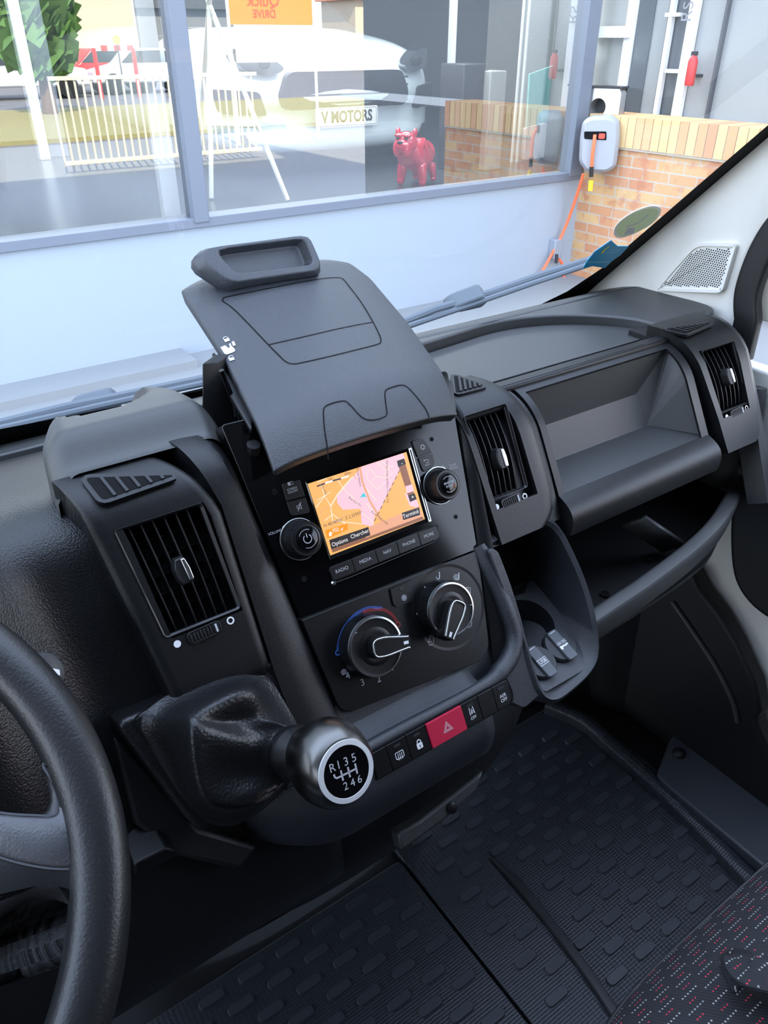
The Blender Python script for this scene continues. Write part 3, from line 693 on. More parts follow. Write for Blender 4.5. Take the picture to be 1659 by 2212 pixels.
a, b = FACE.uv(*z(1172, 218), .002); mb.disc(FACE, a, b, .0022, .0019, 16, r0=.0014)
for k in range(8): mb.strip(FACE, [(a+.0022*cos(k*pi/4), b+.0022*sin(k*pi/4)), (a+.0031*cos(k*pi/4), b+.0031*sin(k*pi/4))], .0009, .0019)
FL('gear_symbol')
a, b = FACE.uv(*z(1200, 320), .002); mb.strip(FACE, [(a-.003, b+.0015), (a+.0015, b+.0015), (a+.0025, b+.0005), (a+.0025, b-.0005), (a+.0015, b-.0013), (a-.0015, b-.0013)], .0005, .0019); mb.strip(FACE, [(a-.002, b+.0025), (a-.0032, b+.0015), (a-.002, b+.0005)], .0005, .0019)
mb.text('BACK', FACE, a, b-.0035, .0024, .0019)
FL('back_symbol')
a, b = FACE.uv(*z(125, 825), 0); mb.text('VOLUME', FACE, a-.002, b, .0034, .0004)
FL('volume_lettering')
a, b = FACE.uv(*z(1385, 357), 0); mb.text('TUNE', FACE, a, b+.0012, .0032, .0004); mb.text('SCROLL', FACE, a+.0005, b-.0018, .0032, .0004)
FL('tune_lettering')
for (x0, y0), (x1, y1) in (((165, 795), (198, 765)), ((150, 885), (155, 845)), ((1305, 355), (1335, 372)), ((1375, 395), (1390, 415))):
    p, r = Vector(FACE.uv(*z(x0, y0))), Vector(FACE.uv(*z(x1, y1))); mb.strip(FACE, [p, r], .0012, .0004); FL('turn_arrow')

# menu bar
mb = MB(); mb.ringprism(FACE, rpoly([FACE.uv(*z(x, y)) for x, y in ((485, 1095), (1278, 765), (1285, 860), (545, 1180))], .004), scalepoly(rpoly([FACE.uv(*z(x, y)) for x, y in ((485, 1095), (1278, 765), (1285, 860), (545, 1180))], .004), -.0007), -.001, .0009)
part('menu_bar_rim', mb, SAT, radio, bev=.0002)
WD = ['RADIO', 'MEDIA', 'NAV', 'PHONE', 'MORE']; cx = [.2958, .3215, .3465, .3720, .3962]
ed = [.2840, .3085, .3345, .3590, .3850, .4085]
for k in range(5):
    mb = MB(); x0, x1 = ed[k]+.0003, ed[k+1]-.0003; mb.prism(FACE, rpoly([(x0, -.0565), (x1, -.0565), (x1, -.0435), (x0, -.0435)], [.003 if k == 0 else .0005, .004 if k == 4 else .0005, .002 if k == 4 else .0005, .002 if k == 0 else .0005]), -.001, .0018)
    b_ = part('menu_button', mb, SAT, radio, bev=.0004); mb = MB(); mb.text(WD[k], FACE, cx[k], -.0496, .0045, .0021); part('lettering', mb, GRP, b_, smooth=False)
mb = MB(); mb.tube([FACE.P(a, b, .0012) for a, b in ((.2835, -.0585), (.30, -.0592), (.40, -.0580), (.4075, -.0545))], .0005, 8); part('menu_bar_glint', mb, SAT, radio)
mb = MB(); mb.lathe(FACE.shift(.2850, -.0585, 0), [(.0025, 0), (.0012, .0015)], 10); part('bar_corner', mb, CHR, radio, label='bright chipped corner under the radio button')
for px, py in ((108, 538), (1235, 162), (1408, 718), (322, 1163)):
    a, b = FACE.uv(*z(px, py)); mb = MB(); mb.disc(FACE, a, b, .0019, .0002, 16); mb.disc(FACE, a, b, .0026, .0003, 16, mi=1, r0=.0021); part('screw_hole', mb, [BLK, SAT], radio)

# ================================================================== CLIMATE CONTROLS
cc = thing('climate_control_panel', 'satin black heater panel with two chrome-ringed dials below the radio', 'heater controls', FACE.P(.344, -.13, 0))
mb = MB(); mb.prism(FACE, rpoly([(.2444, -.0785), (.2525, -.166), (.2600, -.1745), (.4160, -.1895), (.4285, -.180), (.4480, -.0832)], [.001, .004, .006, .008, .010, .001]), -.02, .0012); part('panel', mb, SAT, cc, bev=.0007)
mb = MB(); mb.lathe(FACE.shift(.3960, -.1245, .0004), [(.0430, 0), (.0425, .0011), (.034, .0002)], 56, cap=False); part('dial_recess', mb, SAT, cc, label='round recess of the air direction dial')
def dial(a, b, R, ang, nm):
    f = FACE.shift(a, b, .0012)
    k = part(nm, MB().lathe(f, [(R*1.03, 0), (R*1.03, .004), (R, .010), (R*.99, .0165), (R*.93, .0185), (R*.80, .0180)], 64), SAT, cc, ang=30)
    m1 = MB(); m1.lathe(f, [(R*.965, .0168), (R*.955, .0190), (R*.90, .0192), (R*.885, .0178)], 64, cap=False); part('chrome_ring', m1, CHR, k, ang=50)
    m2 = MB()
    for t in range(0, 360, 45):
        for dd in range(0, 20, 5):
            aa = radians(t+dd); m2.tube([f.P(R*1.02*cos(aa), R*1.02*sin(aa), .005), f.P(R*1.0*cos(aa), R*1.0*sin(aa), .0155)], .0005, 5)
    part('grip_ribs', m2, SAT, k)
    m3 = MB(); m3.lathe(f, [(R*.87, .0150), (R*.80, .0165), (R*.50, .0190), (R*.46, .0188)], 48); part('dial_face', m3, SAT, k, ang=30)
    g = f.shift(0, 0, 0, ang)
    out = rpoly([(-R*.26, -R*.30), (R*.20, -R*.30), (R*1.06, -R*.17), (R*1.06, R*.17), (R*.20, R*.30), (-R*.26, R*.30)], [R*.30, R*.3, .001, .001, R*.3, R*.3], 5)
    m4 = MB(); m4.prism(g, scalepoly(out, .0016), .015, .0285, taper=.93); part('pointer', m4, SAT, k, bev=.001)
    m5 = MB(); m5.tube([g.P(x, y, .0290) for x, y in [(R*1.0, -R*.19)]+[p for p in rpoly([(R*1.0, -R*.17), (R*.1, -R*.30), (-R*.30, -R*.26), (-R*.30, R*.26), (R*.1, R*.30), (R*1.0, R*.17)], [.001, R*.3, R*.26, R*.26, R*.3, .001], 6)][5:-5]+[(R*1.0, R*.19)]], .0010, 8); part('chrome_outline', m5, CHR, k, ang=60)
    m6 = MB(); m6.add([g.P(R*.80, -R*.05, .0290), g.P(R*.98, -R*.05, .0290), g.P(R*.98, R*.05, .0290), g.P(R*.80, R*.05, .0290)], [(0, 1, 2, 3)]); part('pointer_mark', m6, WHT, k)
    m7 = MB(); t2 = ang+radians(120 if nm == 'air_direction_dial' else 140); m7.strip(f, [(R*.84*cos(t2), R*.84*sin(t2)), (R*.90*cos(t2), R*.90*sin(t2))], .001, .0183); part('ring_mark', m7, WHT, k)
    return k
def fx(px, py, h): return FACE.uv(px, py, h)
def zz(x, y): return (560+x*.3014, 900+y*.3014)
a, b = fx(*zz(843, 1648), .0205); print('fan', a, b); 
dial(a, b, .0285, radians(-12)+0, 'fan_dial')
a2, b2 = fx(*zz(1382, 1382), .0205); print('mode', a2, b2)
dial(a2, b2, .0272, radians(-130), 'air_direction_dial')
mb = MB()
def cp_(px, py, h=.0014): return FACE.uv(*zz(px, py), h)
arc = [cp_(*p) for p in ((562, 1670), (575, 1600), (605, 1520), (655, 1450), (715, 1400), (790, 1370), (880, 1372))]
arc = [tuple(p)[:2] for p in catmull([(x, y, 0) for x, y in arc], 5)]
for k in (-1, 0, 1): mb.strip(FACE, scalepoly(arc+[(a, b)], k*.0011)[:-1], .0005, .0016, 0)
arc = [cp_(*p) for p in ((740, 1400), (800, 1385), (890, 1385), (950, 1420), (990, 1475))]
arc = [tuple(p)[:2] for p in catmull([(x, y, 0) for x, y in arc], 5)]
for k in (-1, 0, 1): mb.strip(FACE, scalepoly(arc+[(a, b)], k*.0011)[:-1], .0005, .0017, 1)
q = cp_(562, 1692); mb.disc(FACE, *q, .0026, .0016, 18, 0, .0016); q = cp_(994, 1490); mb.disc(FACE, *q, .0028, .0016, 18, 1, .0018)
part('temperature_scale', mb, [BLU, DRD], cc, smooth=False, label='blue to red temperature arc')
mb = MB()
for t, p in (('1', (952, 1798)), ('2', (856, 1882)), ('3', (740, 1906)), ('4', (634, 1858))): mb.text(t, FACE, *cp_(*p), .0090, .0016, bold=.0) ; FL('numeral', cc)
def icon_person(p, s=1): # small seated figure with arrow
    x, y = cp_(*p); mb.strip(FACE, [(x-.002*s, y+.001), (x-.001*s, y-.002), (x+.001, y-.002)], .0008, .0016); mb.strip(FACE, [(x+.001, y-.002), (x+.0028, y+.0025)], .0011, .0016); mb.disc(FACE, x+.003, y+.0036, .0008, .0016, 8)
for p in ((1280, 1150), (1176, 1255), (1140, 1410)): icon_person(p); FL('air_flow_symbol', cc)
x, y = cp_(1176, 1255); mb.strip(FACE, [(x-.004, y-.003), (x-.0025, y-.0005)], .0012, .0016)
def icon_screen(p, mini=1):
    x, y = cp_(*p); s = mini; mb.strip(FACE, [(x-.0035*s, y+.001*s), (x, y+.0028*s), (x+.0035*s, y+.001*s), (x+.0022*s, y-.003*s), (x-.0022*s, y-.003*s)], .0006, .0016, closed=True)
    for k in (-1, 0, 1): mb.strip(FACE, [(x+k*.0013*s, y-.0022*s), (x+k*.0013*s, y+.0016*s)], .0005, .0016)
FL('air_flow_symbol', cc); icon_screen((1492, 1245), 1.2); FL('air_flow_symbol', cc); icon_screen((605, 1828), .8); FL('air_flow_symbol', cc); icon_screen((1408, 1148), .9); icon_person((1420, 1155)); FL('air_flow_symbol', cc)
for p in ((1228, 1605), (1502, 1478)):
    x, y = cp_(*p); mb.strip(FACE, [(x-.003, y-.004), (x-.003, y+.001), (x, y+.002), (x+.001, y+.005), (x+.004, y+.003), (x+.003, y-.002), (x+.001, y-.004)], .0006, .0016, closed=True); mb.strip(FACE, [(x-.004, y), (x+.001, y-.001)], .0006, .0016); FL('recirculation_symbol', cc)
x, y = cp_(1015, 1628); 
for k in range(3): mb.strip(FACE, [(x+.002*cos(k*2.1), y+.002*sin(k*2.1)), (x+.003*cos(k*2.1+1), y+.003*sin(k*2.1+1))], .0012, .0016)
FL('fan_symbol', cc)
pq = [FACE.uv(*zz(x, y), .002) for x, y in ((932, 1235), (1090, 1165), (1108, 1320), (985, 1370), (955, 1350))]
mb = MB(); mb.ringprism(FACE, scalepoly(rpoly(pq, [.001, .001, .004, .004, .003]), .0008), rpoly(pq, [.001, .001, .004, .004, .003]), 0, .0014); part('button_surround', mb, SAT, cc)
mb = MB(); mb.prism(FACE, scalepoly(rpoly(pq, [.001, .001, .004, .004, .003]), -.0006), 0, .0032); ab = part('air_conditioning_button', mb, SAT, cc, bev=.0006)
mb = MB(); x, y = cp_(1038, 1298, .0034)
for k in range(3): t = pi/2+k*pi/3; mb.strip(FACE, [(x-.0032*cos(t), y-.0032*sin(t)), (x+.0032*cos(t), y+.0032*sin(t))], .0005, .0035)
for k in range(6):
    t = pi/2+k*pi/3
    for d in (-.5, .5): mb.strip(FACE, [(x+.0018*cos(t), y+.0018*sin(t)), (x+.0028*cos(t+d), y+.0028*sin(t+d))], .0004, .0035)
part('snowflake_symbol', mb, GRP, ab, smooth=False)
mb = MB(); x, y = cp_(1020, 1228, .0034); mb.prism(FACE, rrect(x, y, .0055, .0024, .0012), .003, .0037); part('indicator_lamp', mb, DGR, ab)

# ================================================================== SWITCH BAR
SW = Frame(FACE.P(.344, -.231, .0225), (1, 0, 0), FACE.ay)
SW = Frame(FACE.P(0, -.231, .0225), (1, 0, 0), FACE.ay)
sb = thing('switch_bar', 'row of black switches with a red hazard switch on the console ledge', 'switch panel', SW.P(.35, 0, 0))
su = lambda px, py: SW.uv(780+px*.31344, 1100+py*.31344, 0)
edges_t = [(70, 1690), (168, 1636), (305, 1557), (435, 1488), (680, 1343), (795, 1280), (905, 1210), (1000, 1155)]
edges_b = [(100, 1845), (215, 1790), (345, 1735), (495, 1655), (728, 1520), (840, 1455), (930, 1400), (1020, 1290)]
tt = [su(*p) for p in edges_t]; bb = [su(*p) for p in edges_b]; print('sw', tt, bb)
VT = sum(p[1] for p in tt[:6])/6; VB = sum(p[1] for p in bb[:6])/6
nmz = ['blank_switch', 'rear_defrost_switch', 'door_lock_switch', 'hazard_switch', 'lane_assist_switch', 'blank_switch', 'traction_control_switch']
mb = MB(); mb.prism(SW, rpoly([(tt[0][0]-.002, VB-.0012), (tt[7][0], VB-.0012), (tt[7][0]+.0035, VB+.008), (tt[7][0]+.0008, VT+.001), (tt[0][0]-.002, VT+.001)], [.002, .006, .004, .003, .002]), -.01, -.0006); part('bezel', mb, BLK, sb)
for k in range(7):
    x0 = (tt[k][0]+bb[k][0])/2+.0003; x1 = (tt[k+1][0]+bb[k+1][0])/2-.0003
    hz = k == 3
    mb = MB(); r = [.0005]*4
    if k == 6: r = [.0005, .009, .003, .0005]; x1 += .001
    mb.prism(SW, rpoly([(x0, VB), (x1, VB), (x1, VT), (x0, VT)], r), -.006, .0022 if hz else .0008)
    sw = part(nmz[k], mb, RED if hz else SAT, sb, bev=.0007, label='red hazard warning switch' if hz else None)
    xm, ym = (x0+x1)/2, (VT+VB)/2; h = .0025 if hz else .0011; mb = MB()
    if k in (1, 2, 4, 6):
        m2 = MB(); m2.prism(SW, rrect(xm, VT-.0045, .0075, .0022, .0011), .0004, .0013); part('indicator_lamp', m2, DGR, sw)
    if k == 3:
        for R_ in (.0062, .0030): mb.strip(SW, [(xm+R_*cos(pi/2+i*2*pi/3), ym-.0008+R_*sin(pi/2+i*2*pi/3)) for i in range(3)], .0006, h, closed=True)
        mb.strip(SW, [(xm+.0047*cos(pi/2+i*2*pi/3), ym-.0008+.0047*sin(pi/2+i*2*pi/3)) for i in range(3)], .0003, h, closed=True)
    if k == 2:
        yy = ym-.0015; mb.prism(SW, rrect(xm, yy-.002, .0062, .0055, .001), .0008, .0011); mb.strip(SW, [(xm+.002*cos(radians(a)), yy+.0012+.0026*sin(radians(a))) for a in range(0, 181, 20)], .0010, .0011); mb.strip(SW, [(xm, yy-.0035), (xm, yy-.001)], .0008, .0013, 1)
    if k == 1:
        yy = ym-.0015; mb.strip(SW, rrect(xm, yy, .0085, .0060, .001), .0007, .0011, closed=True)
        for d in (-.002, 0, .002): mb.strip(SW, [(xm+d, yy-.0045), (xm+d, yy-.001), (xm+d+.0004, yy+.0018)], .0006, .0012)
    if k == 4:
        mb.text('OFF', SW, xm, ym-.0055, .0045, .0011, sx=.9); mb.strip(SW, [(xm-.0028, ym-.002), (xm-.0022, ym+.0055)], .0007, .0011); mb.strip(SW, [(xm+.0030, ym-.002), (xm+.0018, ym+.0055)], .0007, .0011); mb.disc(SW, xm+.0002, ym+.0005, .0016, .0011, 10, r0=.0009); mb.strip(SW, [(xm-.001, ym-.002), (xm, ym+.004)], .0006, .0011)
    if k == 6: mb.text('ASR', SW, xm, ym-.0005, .0048, .0011); mb.text('OFF', SW, xm, ym-.0050, .0048, .0011)
    if mb.v: part('symbol', mb, [WHT, BLK], sw, smooth=False)

# ================================================================== AIR VENTS
def air_vent(fr, xl, xr, yb, yt, nsl, lab, wheel, arc=.004, knobpos=.5, group='air vents'):
    """slatted outlet in the frame fr; xl, xr at bottom and top"""
    v = thing('air_vent', lab, 'air vent', fr.P((xl[0]+xr[0])/2, (yb+yt)/2, 0), None)
    q = [(xl[0], yb), (xr[0], yb), (xr[1], yt), (xl[1], yt)]
    mb = MB(); mb.ringprism(fr, rpoly(scalepoly(q, .0035), .004), scalepoly(rpoly(q, .001), 0) if False else rpoly(q, .002), -.004, .0012, h1i=-.001); part('frame', mb, SLAT, v, bev=.0005)
    mb = MB(); mb.prism(fr, q, -.0245, -.0235); part('duct_back', mb, BLK, v)
    for k in range(1, nsl+1):
        t = k/(nsl+1); a0 = xl[0]+(xr[0]-xl[0])*t; a1 = xl[1]+(xr[1]-xl[1])*t; m2 = MB(); R = []
        for i in range(9):
            s = i/8; x = a0+(a1-a0)*s; y = yb+(yt-yb)*s; d = -.0015-arc*((s-.45)*2)**2*.6
            R.append([fr.P(x-.0006, y, d), fr.P(x+.0006, y, d), fr.P(x+.0005, y, d-.014), fr.P(x-.0005, y, d-.014)])
        m2.loft(R); part('slat', m2, SLAT, v, bev=.0003)
    for k in range(1, 6):
        t = k/6; y = yb+(yt-yb)*t; m2 = MB(); x0 = xl[0]+(xl[1]-xl[0])*t; x1 = xr[0]+(xr[1]-xr[0])*t
        m2.prism(fr, [(x0, y-.0005), (x1, y-.0005), (x1, y+.0005), (x0, y+.0005)], -.022, -.017); part('rear_slat', m2, SLAT, v)
    t = knobpos; kx = (xl[0]*(1-t)+xl[1]*t+xr[0]*(1-t)+xr[1]*t)/2; ky = yb+(yt-yb)*t; g = fr.shift(kx+.001, ky, 0, math.atan2(-(xl[1]-xl[0]), yt-yb))
    mb = MB(); mb.prism(g, rpoly([(-.006, -.012), (.0045, -.012), (.0055, 0), (.0045, .011), (-.004, .012), (-.008, .004), (-.008, -.006)], .002), -.004, .0065, taper=.9); kb = part('direction_knob', mb, RUB, v, bev=.001)
    mb = MB(); mb.prism(g, rpoly([(-.0002, -.0095), (.0038, -.0095), (.0044, 0), (.0034, .009), (.0000, .0095)], .0012), .0055, .0080); part('silver_insert', mb, CHR, kb, bev=.0007)
    mb = MB()
    for i in range(-4, 5): mb.prism(g, [(-.0045, i*.0021-.0004), (-.0008, i*.0021-.0004), (-.0008, i*.0021+.0004), (-.0045, i*.0021+.0004)], .006, .0068)
    part('knob_ribs', mb, SLAT, kb)
    # thumbwheel, filled dot (closed) and ring (open)
    wa, wb, wx, wy, d0, d1 = wheel; g = fr.shift(wx, wy, 0, wa); L = wb
    mb = MB(); mb.ringprism(g, rrect(0, 0, L+.003, .0105, .004), rrect(0, 0, L, .0080, .003), -.002, .0018); part('wheel_surround', mb, SLAT, v, bev=.0004)
    mb = MB(); mb.prism(g, rrect(0, 0, L, .0078, .002), -.004, .0012); 
    for i in range(9):
        x = -L/2+L*(i+.5)/9; mb.prism(g, [(x-.0008, -.0036), (x+.0008, -.0036), (x+.0008, .0036), (x-.0008, .0036)], .0012, .0024)
    th = part('thumbwheel', mb, RUB, v, bev=.0003)
    mb = MB(); mb.prism(g, [(L/2-.0035, -.0034), (L/2-.002, -.0034), (L/2-.002, .0034), (L/2-.0035, .0034)], .0015, .0026); part('wheel_mark', mb, GRP, th)
    mb = MB(); mb.disc(fr, *d0, .0030, .0005, 24); part('closed_mark', mb, WHT, v, smooth=False); mb = MB(); mb.disc(fr, *d1, .0033, .0005, 24, 0, .0020); part('open_mark', mb, WHT, v, smooth=False)
    return v
VL = FACE.shift(0, 0, .010)
vu = lambda px, py: VL.uv(80+px*.33755, 860+py*.33755, 0)
a_, b_, c_, d_ = vu(835, 1525), vu(1280, 1330), vu(1040, 690), vu(515, 855); print('VL', a_, b_, c_, d_)
w1 = vu(1070, 1500); 
air_vent(VL, (a_[0], d_[0]), (b_[0], c_[0]), (a_[1]+b_[1])/2, (c_[1]+d_[1])/2, 6, 'large air vent left of the radio, in the pod beside the steering wheel', (radians(2), .026, w1[0], w1[1], vu(897, 1573), vu(1237, 1423)), knobpos=.5)
VC = FACE.shift(0, 0, .006)
cu_ = lambda px, py: VC.uv(960+px*.42135, 600+py*.42135, 0)
a_, b_, c_, d_ = cu_(232, 1140), cu_(415, 1068), cu_(305, 650), cu_(108, 712); w1 = cu_(340, 1145)
air_vent(VC, (a_[0], d_[0]), (b_[0], c_[0]), (a_[1]+b_[1])/2, (c_[1]+d_[1])/2-.001, 6, 'air vent between the radio and the passenger shelf', (radians(2), .024, w1[0], w1[1], cu_(268, 1175), cu_(411, 1120)), arc=.010, knobpos=.42)
VR = FACE.shift(0, 0, .001)
cu_ = lambda px, py: VR.uv(960+px*.42135, 600+py*.42135, 0)
a_, b_, c_, d_ = cu_(1415, 690), cu_(1556, 632), cu_(1478, 325), cu_(1328, 385); w1 = cu_(1498, 690)
air_vent(VR, (a_[0], d_[0]), (b_[0], c_[0]), (a_[1]+b_[1])/2, (c_[1]+d_[1])/2, 6, 'air vent at the far right end of the dashboard', (radians(2), .026, w1[0], w1[1], cu_(1447, 713), cu_(1548, 667)), arc=.010, knobpos=.5)
# ================================================================== DOCUMENT HOLDER (raised lid over the radio)
h = thing('document_holder', 'grained black clipboard lid raised over the radio, with a padded clip on top', 'document holder', (.35, .65, .86))
CO0 = Vector((0, .500, .8235)); CVD = Vector((0, .262, .093)).normalized()
COV = Frame(CO0, (1, 0, 0), CVD)
cuv = lambda px, py, hh=0: COV.uv(px, py, hh)
zc = lambda x, y: (360+x*.42194, 480+y*.42194)
bl, br, tl, tr_ = cuv(600, 1012), cuv(1003, 880), cuv(376, 604), cuv(700, 550)
L = tl[1]
# outline sampled along the length; crowned cross section and front lip turning down
lefts = [cuv(600, 1005), cuv(545, 905), cuv(478, 770), cuv(400, 650), cuv(376, 612)]
rights = [cuv(1003, 882), cuv(960, 815), cuv(880, 700), cuv(800, 605), cuv(735, 556)]
def ipt(tab, b):
    for (a0, b0), (a1, b1) in zip(tab, tab[1:]):
        if b <= b1: return a0+(a1-a0)*(b-b0)/(b1-b0)
    return tab[-1][0]
mb = MB(); NV = 34; NU = 22
lf = lambda b: ipt(lefts, b); rf = lambda b: ipt(rights, b)
def cov(i, j, d=0):
    v0 = i/NV; u = j/NU; b = .008+(L-.008)*v0; v = b/L
    x0, x1 = lf(b), rf(b)
    xc, hw = (x0+x1)/2, (x1-x0)/2
    f = 1.0
    if v > .88: q = (v-.88)/.12; f = .86+.14*(max(0, 1-q**2.5))**.5
    t = 2*u-1
    hh = -.005*abs(t)**6-.0045*t*t - .020*max(0, (.22-v)/.22)**1.6 - (.012*max(0, (v-.90)/.10)**2)
    yb = b - (.000 if v < .9 else .012*abs(t)**4*(v-.9)/.1)
    return COV.P(xc+hw*f*t, yb, hh-d+.012)
mb.grid(cov, NV, NU)
per = [(i, 0) for i in range(NV)]+[(NV, j) for j in range(NU)]+[(i, NU) for i in range(NV, 0, -1)]+[(0, j) for j in range(NU, 0, -1)]
top = [cov(i, j) for i, j in per]; bot = [cov(i, j, .012) for i, j in per]; n = len(per)
cx_ = sum(top, Vector())/n
bot = [p+(cx_-p)*.03 for p in bot]
mb.add(top+bot, [(k, (k+1) % n, n+(k+1) % n, n+k) for k in range(n)]); mb.add(bot, [tuple(range(n))])
part('lid', mb, PLC, h, ang=50, bev=.002, seg=3, label='sandy black crowned lid')
# seams and marks lie on the crowned lid surface
def covh(a, b):
    v = max(0, b/L); x0, x1 = lf(b), rf(b); t = (a-(x0+x1)/2)/((x1-x0)/2)
    return -.005*abs(t)**6-.0045*t*t-.020*max(0, (.22-v)/.22)**1.6-.012*max(0, (v-.90)/.10)**2+.0122
def cline(mb, pts, wd, closed=False, dh=.0003):
    P3 = []
    for px, py in pts:
        hh = .010
        for _ in range(4): a, b = cuv(*zc(px, py), hh); hh = covh(a, b)+dh
        P3.append((a, b, hh))
    P3 = catmull(P3, 4, closed); 
    if closed: P3 = P3+[P3[0]]
    N = len(P3); vs = []
    for i, p in enumerate(P3):
        d = P3[min(i+1, N-1)]-P3[max(i-1, 0)]; q = Vector((-d.y, d.x)).normalized()*wd/2
        vs += [COV.P(p.x+q.x, p.y+q.y, covh(p.x, p.y)+dh), COV.P(p.x-q.x, p.y-q.y, covh(p.x, p.y)+dh)]
    mb.add(vs, [(2*i, 2*i+1, 2*i+3, 2*i+2) for i in range(N-1)])
mb = MB()
cline(mb, [(290, 395), (300, 383), (420, 358), (600, 322), (780, 290), (870, 283), (905, 292), (940, 335), (990, 400), (1040, 480), (1080, 555), (1097, 600), (1085, 622), (1000, 645), (860, 680), (720, 712), (650, 724), (610, 712), (575, 680), (520, 625), (430, 530), (340, 440), (286, 402)], .0011, True)
cline(mb, [(520, 627), (700, 586), (900, 540), (1054, 511)], .0010)
cline(mb, [(828, 1215), (820, 1150), (808, 1060), (803, 975), (810, 945), (835, 930), (880, 917), (915, 915), (945, 940), (985, 985), (1020, 1010), (1065, 1013), (1110, 1000), (1127, 985), (1125, 950), (1118, 890), (1122, 860), (1150, 845), (1195, 833), (1225, 838), (1260, 870), (1300, 920), (1330, 965), (1350, 1020)], .0010)
part('panel_seams', mb, BLK, h, smooth=False, label='thin seams of the flap and latch set into the lid')
# printed lock marks
def cpoly(mb, pts):
    vs = []
    for px, py in pts:
        hh = .010
        for _ in range(4): a, b = cuv(*zc(px, py), hh); hh = covh(a, b)+.0004
        vs.append(COV.P(a, b, hh))
    mb.add(vs, [tuple(range(len(vs)))])
mb = MB(); cpoly(mb, [(275, 640), (300, 630), (318, 645), (330, 630), (340, 640), (352, 655), (345, 664), (302, 680), (290, 665)])
cpoly(mb, [(318, 625), (326, 618), (335, 640), (327, 643)]); cpoly(mb, [(332, 612), (345, 608), (354, 630), (340, 634)])
for dx, dy in ((0, 0), (24, 97)):
    cpoly(mb, [(291+dx, 600+dy), (318+dx, 592+dy), (325+dx, 606+dy), (300+dx, 614+dy)])
cline(mb, [(295, 602), (291, 592), (302, 586), (311, 590), (315, 596)], .0008); cline(mb, [(318, 697), (320, 688), (332, 682), (340, 685)], .0008)
part('lock_marks', mb, GRP, h, smooth=False, label='small white padlock marks by the lid edge')
# side release lever
mb = MB()
lev = [cuv(*zc(x, y), -.004) for x, y in ((232, 660), (245, 655), (320, 770), (400, 900), (440, 990), (440, 1050), (425, 1040), (330, 880), (240, 690))]
mb.prism(COV, lev, -.012, -.006); part('release_lever', mb, PLF, h, bev=.002)
# clip on top
CLP = Frame(COV.P(0, L-.040, .026), (1, 0, 0), Vector((0, .55, .84)))
ku = lambda x, y, hh=0: CLP.uv(*zc(x, y), hh)
outl = [ku(*p) for p in ((315, 335), (800, 262), (790, 200), (735, 78), (690, 66), (175, 135), (138, 175), (150, 225), (262, 300))]
o_ = rpoly(outl, [.006, .010, .006, .008, .006, .008, .006, .004, .003], 4)
i_ = [ku(*p) for p in ((350, 268), (755, 222), (700, 90), (240, 150))]
i_ = rpoly(i_, [.006, .008, .006, .008], 4)
mb = MB()
def ringN(poly, N):
    P_ = [Vector(p) for p in poly]; n = len(P_); ln = [0]
    for k in range(n): ln.append(ln[-1]+(P_[(k+1) % n]-P_[k]).length)
    o = []
    for q in range(N):
        t = ln[-1]*q/N; k = max(i for i in range(n) if ln[i] <= t+1e-12); o.append(P_[k]+(P_[(k+1) % n]-P_[k])*((t-ln[k])/max(1e-9, ln[k+1]-ln[k])))
    return o
NO = 72
def radial(poly, N, c):
    o = []
    for k in range(N):
        th = 2*pi*k/N; d = Vector((cos(th), sin(th))); best = 0
        for i in range(len(poly)):
            a = Vector(poly[i])-c; b = Vector(poly[(i+1) % len(poly)])-c; e_ = b-a
            den = d.x*e_.y-d.y*e_.x
            if abs(den) < 1e-12: continue
            t = (a.x*e_.y-a.y*e_.x)/den; s_ = (a.x*d.y-a.y*d.x)/den
            if t > 0 and -1e-6 <= s_ <= 1+1e-6: best = max(best, t)
        o.append(c+d*best)
    return o
cc0 = Vector((sum(p[0] for p in i_)/len(i_), sum(p[1] for p in i_)/len(i_)))
RO = radial(o_, NO, cc0); RI = radial(i_, NO, cc0); 
mid = [a*.15+b*.85 for a, b in zip(RO, RI)]
rings = [[CLP.P(p.x, p.y, -.016) for p in RO], [CLP.P(p.x, p.y, -.004) for p in RO], [CLP.P((p*.7+m*.3).x, (p*.7+m*.3).y, .004) for p, m in zip(RO, RI)], [CLP.P(p.x, p.y, .004) for p in RI],
         [CLP.P((cc0+(p-cc0)*.90).x, (cc0+(p-cc0)*.90).y, -.009) for p in RI]]
mb.loft(rings); part('paper_clip', mb, PLC, h, ang=60, bev=.0015, seg=3, label='padded clip with a long finger recess')
# black bracket that carries the lid
mb = MB(); q = [yp(436, 785, .62), yp(470, 782, .62), yp(520, 930, .62), yp(516, 965, .60), yp(436, 915, .62)]
mb.add(q+[p+Vector((.02, .015, 0)) for p in q], [(0, 1, 2, 3, 4), (9, 8, 7, 6, 5)]+[(i, (i+1) % 5, 5+(i+1) % 5, 5+i) for i in range(5)]); part('support_bracket', mb, PLD, h, bev=.0015, label='black support bracket left of the lid')
mb = MB(); mb.tube([yp(478, 800, .60), yp(505, 870, .60), yp(518, 955, .59)], .0025, 10); part('support_strut', mb, GLS, h)
mb = MB(); mb.tube([COV.P(.25, .05, -.02), COV.P(.25, .05, -.09)], .006, 10); part('hinge_post', mb, PLD, h)
mb = MB(); p = yp(484, 957, .595); mb.lathe(Frame(p, (1, 0, 0), (0, .8, -.2)), [(.006, -.004), (.006, .002), (.003, .003), (.0025, .001)], 16); part('mount_screw', mb, SAT, h)

